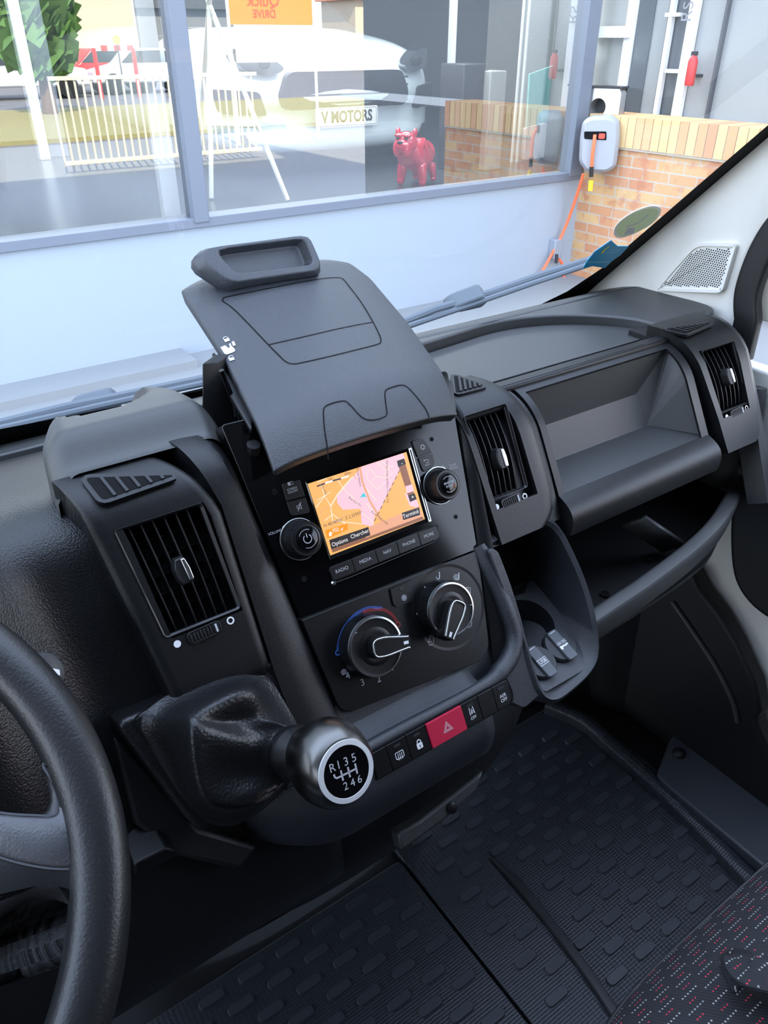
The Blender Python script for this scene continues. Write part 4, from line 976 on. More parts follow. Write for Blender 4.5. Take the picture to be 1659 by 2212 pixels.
# ================================================================== GEAR LEVER
g = thing('gear_lever', 'gunmetal gear knob showing the R 1 3 5 pattern on a black leather gaiter', 'gear lever', FACE.P(.17, -.15, .03))
KN = (FACE.az*1.0+Vector((.05, .0, -.02))).normalized(); KX = Vector((1, 0, 0)); KX = (KX-KN*KX.dot(KN)).normalized(); KY = KN.cross(KX)
kc = CAM+ray(748, 1666)*.555
KF = Frame(kc, KX, KY)
ks = KF.shift(0, 0, 0, radians(-4))
prof = [(.011, -.062), (.0165, -.060), (.023, -.053), (.0288, -.040), (.0315, -.027), (.0310, -.015), (.0280, -.006), (.0240, -.0010), (.0225, .0)]
def knobring(r, hh, n=56):
    o = []
    for i in range(n):
        t = 2*pi*i/n; k = 1+.10*max(0, sin(t))*max(0, min(1, -hh/.02))*(1 if hh > -.055 else .5)
        o.append(ks.P(r*k*.96*cos(t), r*k*sin(t), hh))
    return o
pr3 = catmull([(a, b, 0) for a, b in prof], 4)
mb = MB(); mb.loft([knobring(p.x, p.y) for p in pr3]); kb = part('gear_knob', mb, GUN, g, ang=70, label='brushed gunmetal knob')
mb = MB(); mb.lathe(ks, [(.0228, -.001), (.0226, .0010), (.0190, .0012), (.0188, .0004)], 56, cap=False); part('silver_ring', mb, mat('white silver ring', (.86, .87, .88), .35, metal=.3), kb, ang=50)
mb = MB(); mb.lathe(ks, [(.0190, -.001), (.0190, .0006)], 48); part('pattern_disc', mb, GLS, kb)
mb = MB(); K = lambda t, a, b, s: mb.text(t, ks, a, b, s, .0009)
for t, a in (('R', -.0105), ('1', -.0052), ('3', .0012), ('5', .0080)): K(t, a, .0070, .0088)
for t, a in (('2', -.0035), ('4', .0025), ('6', .0085)): K(t, a, -.0098, .0082)
for x_, y0, y1 in ((-.0045, -.0050, .0028), (.0015, -.0050, .0028), (.0078, -.0050, .0028)): mb.strip(ks, [(x_, y0), (x_, y1)], .0014, .0009)
mb.strip(ks, [(-.0105, .0024), (-.0102, 0), (-.0088, -.0012), (-.0045, -.0012), (.0078, -.0012)], .0014, .0009)
part('shift_pattern', mb, GRP, kb, smooth=False)
mb = MB(); mb.lathe(KF.shift(-.004, -.002, -.066), [(.012, .010), (.016, .003), (.0175, -.003), (.021, -.008), (.0225, -.014), (.020, -.022), (.016, -.028)], 36); part('collar', mb, SAT, g, ang=60, label='dark flared collar behind the knob')
mb = MB(); mb.lathe(KF.shift(-.003, -.0015, -.060), [(.0150, -.001), (.0158, .001), (.0150, .003)], 36); part('collar_ring', mb, GUN, g, ang=60)
# leather gaiter: lofted loops from the frame to the collar
neck = KF.P(-.006, -.004, -.088)
def fl(pts): return [FACE.P(*FACE.uv(px, py, hh), hh) for px, py, hh in pts]
L0 = fl([(290, 1555, .004), (345, 1507, .004), (440, 1463, .004), (548, 1432, .004), (610, 1490, .004), (662, 1560, .004), (655, 1640, .004), (600, 1730, .004), (500, 1800, .004), (425, 1770, .004), (370, 1690, .004), (325, 1615, .004)])
L1 = fl([(330, 1560, .012), (380, 1533, .018), (455, 1495, .018), (545, 1462, .018), (585, 1515, .010), (640, 1570, .010), (640, 1650, .010), (590, 1735, .012), (500, 1790, .012), (428, 1755, .014), (395, 1690, .012), (365, 1620, .010)])
L2 = fl([(400, 1545, .052), (425, 1530, .054), (480, 1505, .052), (548, 1472, .046), (575, 1530, .030), (625, 1590, .026), (632, 1650, .028), (590, 1730, .040), (510, 1775, .040), (436, 1752, .050), (412, 1700, .050), (402, 1625, .050)])
L3 = fl([(412, 1556, .062), (440, 1560, .052), (490, 1560, .040), (545, 1530, .038), (575, 1575, .034), (615, 1600, .036), (622, 1655, .040), (590, 1725, .052), (525, 1755, .054), (446, 1745, .064), (428, 1690, .064), (415, 1625, .064)])
def ringat(c, r, sx_, n=12, ph=pi*.80):
    return [c+KX*(r*sx_*cos(ph-2*pi*k/n))+KY*(r*sin(ph-2*pi*k/n)) for k in range(n)]
R4 = ringat(neck, .0215, 1.0)
L35 = []
for k in range(12):
    a = L3[k]*.42+R4[k]*.58; w_ = (.0065 if k % 3 == 0 else (-.0060 if k % 3 == 1 else .001)); L35.append(a+KN*w_+(a-(neck)).normalized()*w_*.3)
L33 = []
for k in range(12):
    a = L3[k]*.75+R4[k]*.25; w_ = (.004 if k % 4 == 0 else (-.0055 if k % 4 == 2 else .0)); L33.append(a+KN*w_)
R5 = ringat(KF.P(-.004, -.002, -.080), .0175, 1)
mb = MB(); mb.loft([L0, L1, L2, L3, L33, L35, R4, R5], cap0=False, cap1=False)
part('gaiter', mb, LEA, g, ang=180, sub=3, label='creased black leather gaiter')
mb = MB()
for off in (0, 3):
    for k in range(10):
        a = fl([(425+(k)*9.0-40, 1606+off*3+(-1)**k*.6, .030)])[0] if False else None
def dashes(p0, p1, n, mb, hh):
    for k in range(n):
        a = p0+(p1-p0)*(k/n); b = p0+(p1-p0)*((k+.6)/n); mb.tube([a, b], .00035, 5)

# ================================================================== STEERING WHEEL
wt = radians(35)   # rim plane, degrees from horizontal
WC = Vector((-.160, .353, .755)); WF = Frame(WC, (1, 0, 0), (0, cos(wt), sin(wt)))
wh = thing('steering_wheel', 'black leather steering wheel rim with dark grey spoke at the left edge', 'steering wheel', WC)
n = 160; RR = .1885; rings = []
for i in range(n):
    t = 2*pi*i/n; c = WF.P(RR*cos(t), RR*sin(t), 0); e_ = (c-WC).normalized()
    rings.append([c+e_*(.0165*cos(a))+WF.az*(.0155*sin(a)) for a in [2*pi*k/20 for k in range(20)]])
mb = MB(); vs = [v for r in rings for v in r]; mb.add(vs, [(i*20+k, i*20+(k+1) % 20, ((i+1) % n)*20+(k+1) % 20, ((i+1) % n)*20+k) for i in range(n) for k in range(20)])
part('rim', mb, RIM, wh, ang=180)
wu = lambda px, py, hh=0: WF.uv(px, py, hh)
def slabring(poly, h0, h1, inset, m_=None):
    mb = MB(); mb.loft([[WF.P(a, b, h0) for a, b in scalepoly(poly, -inset)], [WF.P(a, b, h0+inset) for a, b in poly], [WF.P(a, b, h1-inset) for a, b in poly], [WF.P(a, b, h1-inset*.3) for a, b in scalepoly(poly, -inset*.5)], [WF.P(a, b, h1) for a, b in scalepoly(poly, -inset*1.3)]]); return mb
spk = [tuple(p)[:2] for p in catmull([(a, b, 0) for a, b in [(.186, .055), (.1765, .030), (.1715, .008), (.1685, -.010), (.158, -.0155), (.140, -.004), (.05, .006), (-.05, .006), (-.140, -.004), (-.158, -.0155), (-.172, .010), (-.186, .055), (-.192, .0), (-.186, -.09), (-.165, -.088), (-.157, -.066), (-.13, -.054), (-.05, -.07), (.05, -.07), (.130, -.054), (.150, -.057), (.160, -.066), (.1645, -.082), (.1605, -.100), (.178, -.085), (.191, -.03), (.192, .02)]], 3, True)]
mb = slabring(spk, -.016, .004, .005); part('spoke', mb, RIM, wh, ang=60, label='leather spoke joining the rim')
cpts = [wu(*p, .006) for p in ((-60, 1745), (0, 1758), (60, 1763), (118, 1762), (126, 1735), (118, 1690), (95, 1650), (130, 1668), (158, 1710), (172, 1770), (181, 1830), (178, 1862), (160, 1872), (110, 1872), (50, 1862), (0, 1848), (-60, 1830))]
cs = [tuple(p)[:2] for p in catmull([(a, b, 0) for a, b in cpts], 4, True)]
mb = MB(); mb.loft([[WF.P(a, b, -.004) for a, b in cs], [WF.P(a, b, .0040) for a, b in cs], [WF.P(a, b, .0062) for a, b in scalepoly(cs, -.0016)]]); part('spoke_cover', mb, SPK, wh, ang=70, label='smooth grey spoke cover')
mb = MB(); mb.strip(WF, scalepoly(cs, .0008), .0012, .0045, closed=True); part('cover_seam', mb, GRY, wh)
# column stalk peeking out behind the rim
st = thing('stalk_switch', 'small black rotary stalk end peeking out behind the steering wheel rim', 'stalk', yp(105, 1450, .47))
sf = Frame(yp(98, 1447, .46), (.75, .0, -.65), (.2, .6, .7)); mb = MB(); mb.lathe(sf, [(.010, -.05), (.012, -.012), (.0125, .0), (.011, .006), (.004, .008)], 24); part('stalk_body', mb, DGR, st, ang=40)
mb = MB(); a, b = sf.uv(112, 1446, .009); mb.prism(sf, rrect(.003, -.002, .005, .004, .0005), .0080, .0088); part('stalk_mark', mb, WHT, st)

# ================================================================== FLOOR, MATS, FOOTWELL
mb = MB(); mb.box((-.9, -1.1, -.03), (1.12, .80, 0)); struct('floor', mb, PLD, 'dull black cab floor of the van')
def pillgrid(x0, x1, y0, y1, test):
    o = []
    bx, by = .652, .403
    for i in range(-30, 30):
        for j in range(-30, 30):
            x = bx+.0296*i-.0296*j; y = by-.0296*i-.0302*j
            if x0 < x < x1 and y0 < y < y1 and test(x, y): o.append((x, y))
    return o
def mat_top(name, label, poly, pills, x_ridge=None, lip=None):
    t = thing(name, label, 'floor mat', (sum(p[0] for p in poly)/len(poly), sum(p[1] for p in poly)/len(poly), 0))
    mb = MB(); mb.prism(WORLD, poly, .001, .011); part('mat_base', mb, MATR, t, bev=.002)
    mb = MB()
    for x, y in pills:
        pl_ = rpoly([(x-.0195, y-.0072), (x+.0195, y-.0072), (x+.0195, y+.0072), (x-.0195, y+.0072)], .007, 3)
        k = len(pl_); f2 = WORLD
        mb.ringprism(f2, pl_, scalepoly(pl_, -.0012), .0095, .0134) if False else mb.prism(f2, pl_, .0105, .0150, taper=.90)
    tp = part('tread_pads', mb, MATP, t, bev=0, smooth=False, label='raised oblong tread pads'); tp['kind'] = 'stuff'
    return t
right_poly = rpoly([(.4545, -.25), (.93, -.25), (.93, .62), (.90, .70), (.4545, .70)], .01)
pl_r = pillgrid(.475, .885, -.2, .66, lambda x, y: abs(x-(.572-.35*(max(0, .50-y))**2)) > .026 or y > .50)
mr = mat_top('rubber_mat', 'ribbed black rubber floor mat under the passenger side, right of the seam', right_poly, pl_r)
mb = MB(); rp_ = [(.570, .52, .012), (.574, .47, .014), (.572, .418, .015), (.566, .347, .015), (.556, .278, .015), (.535, .18, .015), (.50, .08, .015)]
mb.sweep(catmull(rp_, 4), rpoly([(-.008, -.004), (.008, -.004), (.0065, .005), (-.0065, .005)], .002, 2), sc=[.3+.7*min(1, k/4) for k in range(25)]); part('raised_channel', mb, DGR, mr, ang=40, label='smooth raised strip crossing the mat')
mb = MB(); lp = [(.880, .70, .02), (.905, .63, .022), (.903, .545, .022), (.896, .438, .022), (.884, .337, .022), (.872, .256, .022), (.86, .10, .022), (.86, -.2, .022)]
mb.sweep(catmull(lp, 5), rpoly([(-.026, -.014), (.020, -.014), (.020, .010), (.010, .014), (-.004, .009)], .003, 2), mi=0); part('mat_border', mb, MATR, mr, ang=50, label='raised border of the mat')
left_poly = rpoly([(-.5, -.25), (.4500, -.25), (.4500, .60), (-.5, .60)], .01)
ml = mat_top('rubber_mat', 'ribbed black rubber floor mat in shade below the gear lever, left of the seam', left_poly, pillgrid(.06, .43, .10, .58, lambda x, y: True))
# metal step plate and black plate right of the mat
sp_ = thing('sill_plate', 'flat dark grey sill plate with two round plugs beside the mat', 'sill plate', (1.0, .4, .04))
qq = [zp(*p, .045) for p in ((1418, 1672), (1450, 1590), (1515, 1550), (1640, 1545), (1700, 1540), (1700, 1640), (1610, 1622), (1596, 1650), (1606, 1672), (1700, 1745), (1780, 1960), (1640, 1862), (1530, 1770), (1440, 1695))]
qq = [(p.x, p.y) for p in qq]
mb = MB(); mb.prism(WORLD, rpoly(qq, [.02, .02, .01, 0, 0, 0, .012, .012, .012, 0, 0, .01, .02, .01], 4), .012, .045); part('plate', mb, MATP, sp_, bev=.003)
for px, py in ((1467, 1627), (1541, 1570)):
    p = zp(px, py, .047); mb = MB(); mb.lathe(Frame(p, (1, 0, 0), (0, 1, 0)), [(.012, -.004), (.0115, .002), (.008, .006), (.003, .007)], 24); part('plug', mb, RUB, sp_, ang=60)
mb = MB(); mb.prism(WORLD, [(1.02, .1), (1.3, .1), (1.3, .47), (1.02, .47)], .014, .016); part('step_well_shade', mb, BLK, sp_)  # flat black sheet stands for the darkness down in the well
# heater housing in the passenger footwell
hb = thing('heater_housing', 'rounded black housing low in the passenger footwell', 'heater housing', (.85, .65, 0))
ring0 = [zp(*p, .012) for p in ((1235, 1505), (1300, 1525), (1380, 1548), (1452, 1560), (1480, 1545), (1528, 1527))]
ring0 += [Vector((1.12, .75, .012)), Vector((.85, .85, .012)), Vector((.66, .80, .012))]
def up(r, z, k): c = Vector((.90, .80, 0)); return [Vector((c.x+(p.x-c.x)*k, c.y+(p.y-c.y)*k, z)) for p in r]
mb = MB(); R_ = [ring0, up(ring0, .035, .985), up(ring0, .05, .95), up(ring0, .20, .86), up(ring0, .34, .80), up(ring0, .46, .85)]
R_ = [catmull(r, 3, True) for r in R_]; mb.loft(R_); part('housing', mb, PLD, hb, ang=45)
# kick panel and grey side trim
kk = lambda px, py, x=1.0: xp(px, py, x)
mb = MB(); q = [(1440, 1215), (1460, 1215), (1500, 1225), (1520, 1270), (1560, 1320), (1600, 1385), (1640, 1470), (1652, 1530), (1640, 1552)]
q = [kk(x, y) for x, y in q]+[Vector((1, .22, .012)), Vector((1, .80, .012)), Vector((1, .80, .60))]; fr = Frame((1.0, 0, 0), (0, -1, 0), (0, 0, 1)); poly = [(-p.y, p.z) for p in q]
mb.prism(fr, poly, -.02, .012) ; kp = struct('baseboard_right', mb, PLD, 'black plastic kick panel beside the footwell', bev=.006)
mb = MB(); mb.tube(catmull([kk(*p, .985) for p in ((1452, 1300), (1500, 1370), (1545, 1440), (1580, 1510), (1592, 1560))], 5), [.004]*21, 8); o = part('kick_panel_crease', mb, PLT, kp)
# passenger side wall: grey inner panel and door
SIDE = Frame((1.03, 0, 0), (0, -1, 0), (0, 0, 1))
mb = MB(); mb.box((1.03, -1.1, .0), (1.06, .10, .72)); struct('door_1', mb, mat('unseen dark lining', (.03, .03, .032), .6), 'unseen lining of the passenger door, kept dark for the radio reflection')  # out of view; made dark so the radio face reflects black
mb = MB(); mb.box((1.03, .10, .0), (1.06, .75, .72)); struct('wall_right', mb, BEI, 'pale grey inner panel of the passenger side', bev=.004)
mb = MB(); pq = [SIDE.uv(*p, .02) for p in ((1600, 1050), (1580, 1120), (1582, 1220), (1600, 1275), (1640, 1320), (1700, 1350), (1780, 1340), (1800, 1200), (1800, 1000), (1640, 1000))]
pq = [tuple(p)[:2] for p in catmull([(a, b, 0) for a, b in pq], 4, True)]
mb.prism(SIDE, pq, -.005, .025); dp = thing('door_pocket', 'rounded black door pocket on the pale passenger door', 'door pocket', SIDE.P(pq[0][0], pq[0][1])); part('pocket_shell', mb, PLD, dp, bev=.008, seg=3)
# ================================================================== PILLAR TRIM, WINDSHIELD, CAB SHELL
PX = 1.0
edge = [xp(1205, 662, 1.005), xp(1300, 600, PX), xp(1400, 515, PX), xp(1500, 432, PX), xp(1580, 360, PX), xp(1659, 290, PX)]
dirn = (edge[-1]-edge[2]).normalized(); edge += [edge[-1]+dirn*.15, edge[-1]+dirn*.45]
seal = [xp(1590, 690, 1.01), xp(1588, 640, 1.01), xp(1600, 590, 1.01), xp(1625, 530, 1.01), xp(1659, 478, 1.01), xp(1720, 420, 1.01)]
seal += [Vector((1.01, .42, 1.12)), Vector((1.0, .20, 1.42))]
mb = MB()
ce = catmull(edge, 6); cs_ = catmull(seal, 6); N = 40
def at_(c, t): k = t*(len(c)-1); i = min(int(k), len(c)-2); return c[i]+(c[i+1]-c[i])*(k-i)
def pil(i, j):
    t = i/N; a = at_(ce, t); b = at_(cs_, t); s = j/12; p = a+(b-a)*s
    e = min(s, 1-s); p = p+Vector((-.006*(sin(pi*s))**.7+.006, 0, 0)); return p+Vector((.004, 0, 0))
mb.grid(pil, N, 12); lo_ = [Vector((1.0, .90, .70)), Vector((1.02, .58, .70))]
k0_ = pil(0, 0); k1_ = pil(0, 12)
mb.add([pil(0, j) for j in range(13)]+[pil(0, j)-Vector((0, 0, .10)) for j in range(13)], [(j, j+1, 14+j, 13+j) for j in range(12)])
pt = struct('trim_1', mb, BEI, 'beige pillar trim right of the windshield', solid=.01)
# speaker grille
SG = Frame((PX, 0, 0), (0, -1, 0), (0, 0, 1))
gz = lambda x, y: SG.uv(1240+x*.25256, 380+y*.25256, 0.0)
gq = [gz(720, 975), gz(1240, 992), gz(1275, 975), gz(1388, 600), gz(1370, 583), gz(1110, 578), gz(1060, 590), gz(1020, 615), gz(860, 790), gz(735, 940)]
gq = rpoly(gq, .004, 3)
ga = [gz(770, 938), gz(1235, 950), gz(1262, 930), gz(1345, 640), gz(1330, 622), gz(1125, 620), (gz(1060, 635)), gz(1020, 660), gz(900, 800), gz(778, 925)]
ga = rpoly(ga, .002, 3)
sg = thing('speaker_grille', 'small perforated beige tweeter grille on the pillar trim', 'speaker grille', SG.P(*gq[0]))
mb = MB(); mb.ringprism(SG, scalepoly(gq, .001), scalepoly(gq, -.003), -.006, .0035); part('grille_rim', mb, BEI, sg, bev=.0012, seg=3)
mb = MB(); mb.prism(SG, scalepoly(gq, -.002), -.006, .0012); part('grille_plate', mb, BEI, sg)
def inside(p, poly):
    c = False; n = len(poly)
    for i in range(n):
        x1, y1 = poly[i]; x2, y2 = poly[(i+1) % n]
        if (y1 > p[1]) != (y2 > p[1]) and p[0] < (x2-x1)*(p[1]-y1)/(y2-y1)+x1: c = not c
    return c
mb = MB(); a0, a1 = min(p[0] for p in ga), max(p[0] for p in ga); b0, b1 = min(p[1] for p in ga), max(p[1] for p in ga)
st_ = .0036; j = 0; y = b0
while y < b1:
    x = a0+(st_/2 if j % 2 else 0)
    while x < a1:
        if inside((x, y), ga): mb.disc(SG, x, y, .0012, .0015, 8)
        x += st_
    y += st_*.80; j += 1
pf = part('perforations', mb, DGR, sg, smooth=False); pf['kind'] = 'stuff'
# door seal, beige door frame beyond
mb = MB(); cc_ = [p+Vector((.006, 0, 0)) for p in cs_]; cc_[0] = cc_[0]-Vector((0, 0, .05))
mb.sweep([p+Vector((0, -.016, 0)) for p in cc_], rpoly([(-.018, -.008), (.018, -.008), (.018, .010), (-.018, .010)], .006, 3), upv=(-1, 0, 0)); struct('trim_2', mb, RUB, 'black rubber door seal along the pillar')
mb = MB(); dd = [Vector((1.045, p.y-.02, p.z)) for p in cs_]; d2 = [Vector((1.05, p.y-.16, p.z)) for p in cs_]
mb.add(dd+d2, [(i, i+1, len(dd)+i+1, len(dd)+i) for i in range(len(dd)-1)]); struct('trim_3', mb, BEI, 'beige door window frame beyond the seal', solid=.01)
# windshield glass
GP = Vector(edge[1]); G2 = Vector(edge[5]); gd = (G2-GP); gd.x = 0; gd.normalize(); print('glass dir', gd)
GLS_F = Frame(Vector((0, .912, .722)), (1, 0, 0), gd)
e0 = GLS_F.O
# plane through the pillar edge
dn = GLS_F.az; off = (edge[3]-GLS_F.O).dot(dn); GLS_F.O = GLS_F.O+dn*off; print('glass origin', GLS_F.O, off)
mb = MB(); mb.prism(GLS_F, [(-1.0, -.02), (1.0, -.02), (1.0, 1.0), (-1.0, 1.0)], -.0002, .0); 
mb = MB(); mb.add([GLS_F.P(-1.0, -.02), GLS_F.P(1.0, -.02), GLS_F.P(1.0, .95), GLS_F.P(-1.0, .95)], [(0, 1, 2, 3)])
struct('window_3', mb, CARGLASS, 'clear windshield of the van', smooth=False)
gu = lambda px, py: GLS_F.uv(px, py, 0)
fr_t = [gu(0, 925), gu(430, 843), gu(640, 790), gu(900, 722), gu(1060, 683), gu(1160, 660), gu(1225, 628), gu(1300, 578), gu(1400, 492), gu(1500, 405), gu(1659, 268)]
fr_t = [(-1.0, fr_t[0][1])]+fr_t; lst = fr_t[-1]; pv = fr_t[-2]; k = (.97-lst[1])/(lst[1]-pv[1]); fr_t.append((lst[0]+(lst[0]-pv[0])*k, .97))
mb = MB(); up_ = [GLS_F.P(a, b, .001) for a, b in fr_t]; lo_ = []
for i, (a, b) in enumerate(fr_t):
    lo_.append(GLS_F.P(a, -.03, .001) if a < .80 and i < 7 else GLS_F.P(max(a+.03, 1.03), b-.005, .001))
n = len(up_); mb.add(up_+lo_, [(i, i+1, n+i+1, n+i) for i in range(n-1)]); struct('trim_4', mb, BLK, 'black ceramic border around the windshield glass', smooth=False)
# roof and shell
mb = MB(); tpz = GLS_F.P(0, .93).z; tpy = GLS_F.P(0, .93).y; print('roof edge', tpy, tpz)
mb.box((-1.05, -1.1, tpz), (1.08, tpy+.02, tpz+.05)); struct('ceiling', mb, BEI, 'pale headlining of the cab')
mb = MB(); mb.box((-1.05, -1.14, -.03), (1.08, -1.1, tpz+.05)); struct('wall_back', mb, mat('grey bulkhead', (.05, .05, .052), .7), 'grey bulkhead behind the seats')  # out of view; toned dark to deepen reflections in the dash
mb = MB(); mb.box((-1.06, -1.1, 0), (-1.02, .95, .74)); mb.box((-1.06, -1.1, .74), (-1.02, -.40, tpz)); mb.box((-1.06, -.4, tpz-.10), (-1.02, .25, tpz)); struct('wall_left', mb, mat('unseen dark lining', (.03, .03, .032), .6), 'unseen dark driver door lining added to cut side light, with its window opening')  # unseen side added to block light and raise interior contrast
mb = MB(); mb.box((1.0, -1.1, .72), (1.06, -.45, tpz)); mb.box((1.0, -.45, tpz-.12), (1.06, .15, tpz)); struct('trim_5', mb, mat('unseen dark lining', (.03, .03, .032), .6), 'unseen frame of the passenger door window, kept dark for the radio reflection')  # unseen frame, made dark for the reflection in the radio
# ================================================================== SEAT
FAB = mat('seat fabric', (.018, .018, .021), .75)
n_ = FAB.node_tree; b_ = n_.nodes['Principled BSDF']
def M(op, a, b=None, c=None):
    nd = n_.nodes.new('ShaderNodeMath'); nd.operation = op
    for i, v in enumerate((a, b, c)):
        if v is None: continue
        if isinstance(v, (int, float)): nd.inputs[i].default_value = v
        else: n_.links.new(v, nd.inputs[i])
    return nd.outputs[0]
tcn = n_.nodes.new('ShaderNodeTexCoord'); sx_ = n_.nodes.new('ShaderNodeSeparateXYZ'); n_.links.new(tcn.outputs['Object'], sx_.inputs[0])
X_, Y_, Z_ = sx_.outputs
W_ = M('SUBTRACT', Y_, M('MULTIPLY', Z_, .7))
ln_ = M('DIVIDE', W_, .0084); li = M('FLOOR', ln_); lf_ = M('FRACT', ln_)
td = M('DIVIDE', M('ADD', X_, M('MULTIPLY', li, .0043)), .0036); ti = M('FLOOR', td); tf = M('FRACT', td)
dot = M('MULTIPLY', M('LESS_THAN', lf_, .19), M('LESS_THAN', tf, .42))
gi_ = M('FLOOR', M('DIVIDE', M('ADD', ti, M('MULTIPLY', li, 5)), 3)); gm = M('FLOORED_MODULO', gi_, 5)
isr = M('MULTIPLY', dot, M('LESS_THAN', M('ABSOLUTE', M('SUBTRACT', gm, 1)), .5)); isw = M('MULTIPLY', dot, M('GREATER_THAN', M('ABSOLUTE', M('SUBTRACT', gm, 1)), 1.5))
def mixc(f, a, b):
    nd = n_.nodes.new('ShaderNodeMix'); nd.data_type = 'RGBA'; n_.links.new(f, nd.inputs['Factor'])
    for k, v in (('A', a), ('B', b)):
        s_ = [i for i in nd.inputs if i.name == k and i.type == 'RGBA'][0]
        if isinstance(v, tuple): s_.default_value = (*v, 1)
        else: n_.links.new(v, s_)
    return [o for o in nd.outputs if o.type == 'RGBA'][0]
c1 = mixc(isw, (.018, .018, .021), (.42, .42, .40)); c2 = mixc(isr, c1, (.70, .03, .08)); n_.links.new(c2, b_.inputs['Base Color'])
wv = n_.nodes.new('ShaderNodeTexWave'); wv.bands_direction = 'DIAGONAL'; wv.inputs['Scale'].default_value = 180; n_.links.new(tcn.outputs['Object'], wv.inputs[0])
bp = n_.nodes.new('ShaderNodeBump'); bp.inputs['Distance'].default_value = .0005; bp.inputs['Strength'].default_value = .6; n_.links.new(wv.outputs['Fac'], bp.inputs['Height']); n_.links.new(bp.outputs[0], b_.inputs['Normal'])
se = thing('passenger_seat', 'black seat cushion with red and white dotted weave at the lower right corner', 'seat', (.65, -.1, 0))
mb = MB(); NI, NJ = 40, 30
def seatp(i, j):
    u = -1+2*i/NI; v = -1+2*j/NJ
    # superellipse-mapped cushion, x .27..1.0, y -.40..+.175
    x = .62+.345*u; y = -.11+.285*v
    cr_ = (abs(u)**6+abs(v)**7); k = (1 if cr_ <= 1 else cr_**(-1/6.5)); x = .62+.345*u*k; y = -.11+.285*v*k
    e = min(1, max(abs(u), abs(v))); z = .425-.050*max(0, (e-.72)/.28)**2.2 + .006*sin(v*3)
    return Vector((x, y, z))
mb.grid(seatp, NI, NJ)
per = [(i, 0) for i in range(NI)]+[(NI, j) for j in range(NJ)]+[(i, NJ) for i in range(NI, 0, -1)]+[(0, j) for j in range(NJ, 0, -1)]
tp_ = [seatp(*p) for p in per]; c = Vector((.62, -.11, 0)); n = len(tp_)
lo1 = [Vector((p.x, p.y, .36)) for p in tp_]; lo2 = [Vector((c.x+(p.x-c.x)*.94, c.y+(p.y-c.y)*.92, .26)) for p in tp_]
mb.loft([tp_, lo1, lo2], cap0=False); part('cushion', mb, FAB, se, ang=60)
mb = MB(); mb.tube([p+(p-Vector((.62, -.11, p.z))).normalized()*.001-Vector((0, 0, .002)) for p in tp_], .0018, 6, closed=True); part('piping', mb, RUB, se)
mb = MB(); mb.loft([[Vector((.62+sx2*w3, yy, zz2)) for sx2, yy in ((-1, y0-.05), (-1, y0+.05), (1, y0+.05), (1, y0-.05))] for zz2, y0, w3 in ((.36, -.42, .33), (.7, -.47, .33), (1.0, -.53, .30), (1.12, -.56, .2))]); part('unseen_backrest', mb, FAB, se, bev=.03, seg=4)  # unseen backrest added to darken what the radio face reflects
mb = MB(); mb.box((.35, -.35, .06), (.9, .05, .27)); part('seat_base', mb, PLD, se, bev=.02)
mb = MB()
s0, s1 = zp(1575, 2098, .432), zp(1700, 2160, .45); mb.sweep(catmull([s0+Vector((-.0, 0, -.006)), s0+Vector((.008, -.004, .012)), zp(1610, 2095, .452), zp(1659, 2110, .456), s1+Vector((.03, -.01, .0))], 5), rpoly([(-.016, -.003), (.016, -.003), (.016, .003), (-.016, .003)], .003, 2), upv=(0, .2, 1)); part('pull_strap', mb, FAB, se, label='fabric pull strap on the cushion')
# wipers outside the glass
def wiper(name, lab, pts, blk, bladepts):
    v = thing(name, lab, 'wiper', GLS_F.P(*gu(*pts[0]), -.03))
    wm = mat('grey wiper', (.10, .12, .14), .5)
    mb = MB(); mb.tube([GLS_F.P(*GLS_F.uv(x, y, -.035), -.035) for x, y in pts], .006, 8); part('wiper_arm', mb, wm, v)
    mb = MB(); mb.tube([GLS_F.P(*GLS_F.uv(x, y, -.025), -.025) for x, y in bladepts], .0045, 8); part('wiper_blade', mb, wm, v)
    mb = MB(); q = [GLS_F.uv(x, y, -.045) for x, y in blk]; mb.prism(GLS_F, rpoly(q, .006), -.050, -.026); part('arm_cap', mb, wm, v, bev=.004, seg=3)
wiper('windshield_wiper', 'grey wiper arm low on the windshield, left of the raised lid', [(-40, 925), (80, 895), (150, 878), (250, 858), (440, 818)], [(150, 876), (165, 862), (180, 856), (240, 840), (256, 852), (235, 862), (175, 874)], [(-40, 935), (200, 880), (440, 828)])
wiper('windshield_wiper', 'grey wiper arm crossing the windshield right of the raised lid', [(860, 700), (940, 668), (1000, 650), (1060, 632), (1180, 590), (1300, 553)], [(955, 655), (975, 640), (990, 634), (1035, 617), (1045, 628), (1030, 642), (985, 652)], [(860, 712), (1000, 664), (1150, 612), (1300, 562)])
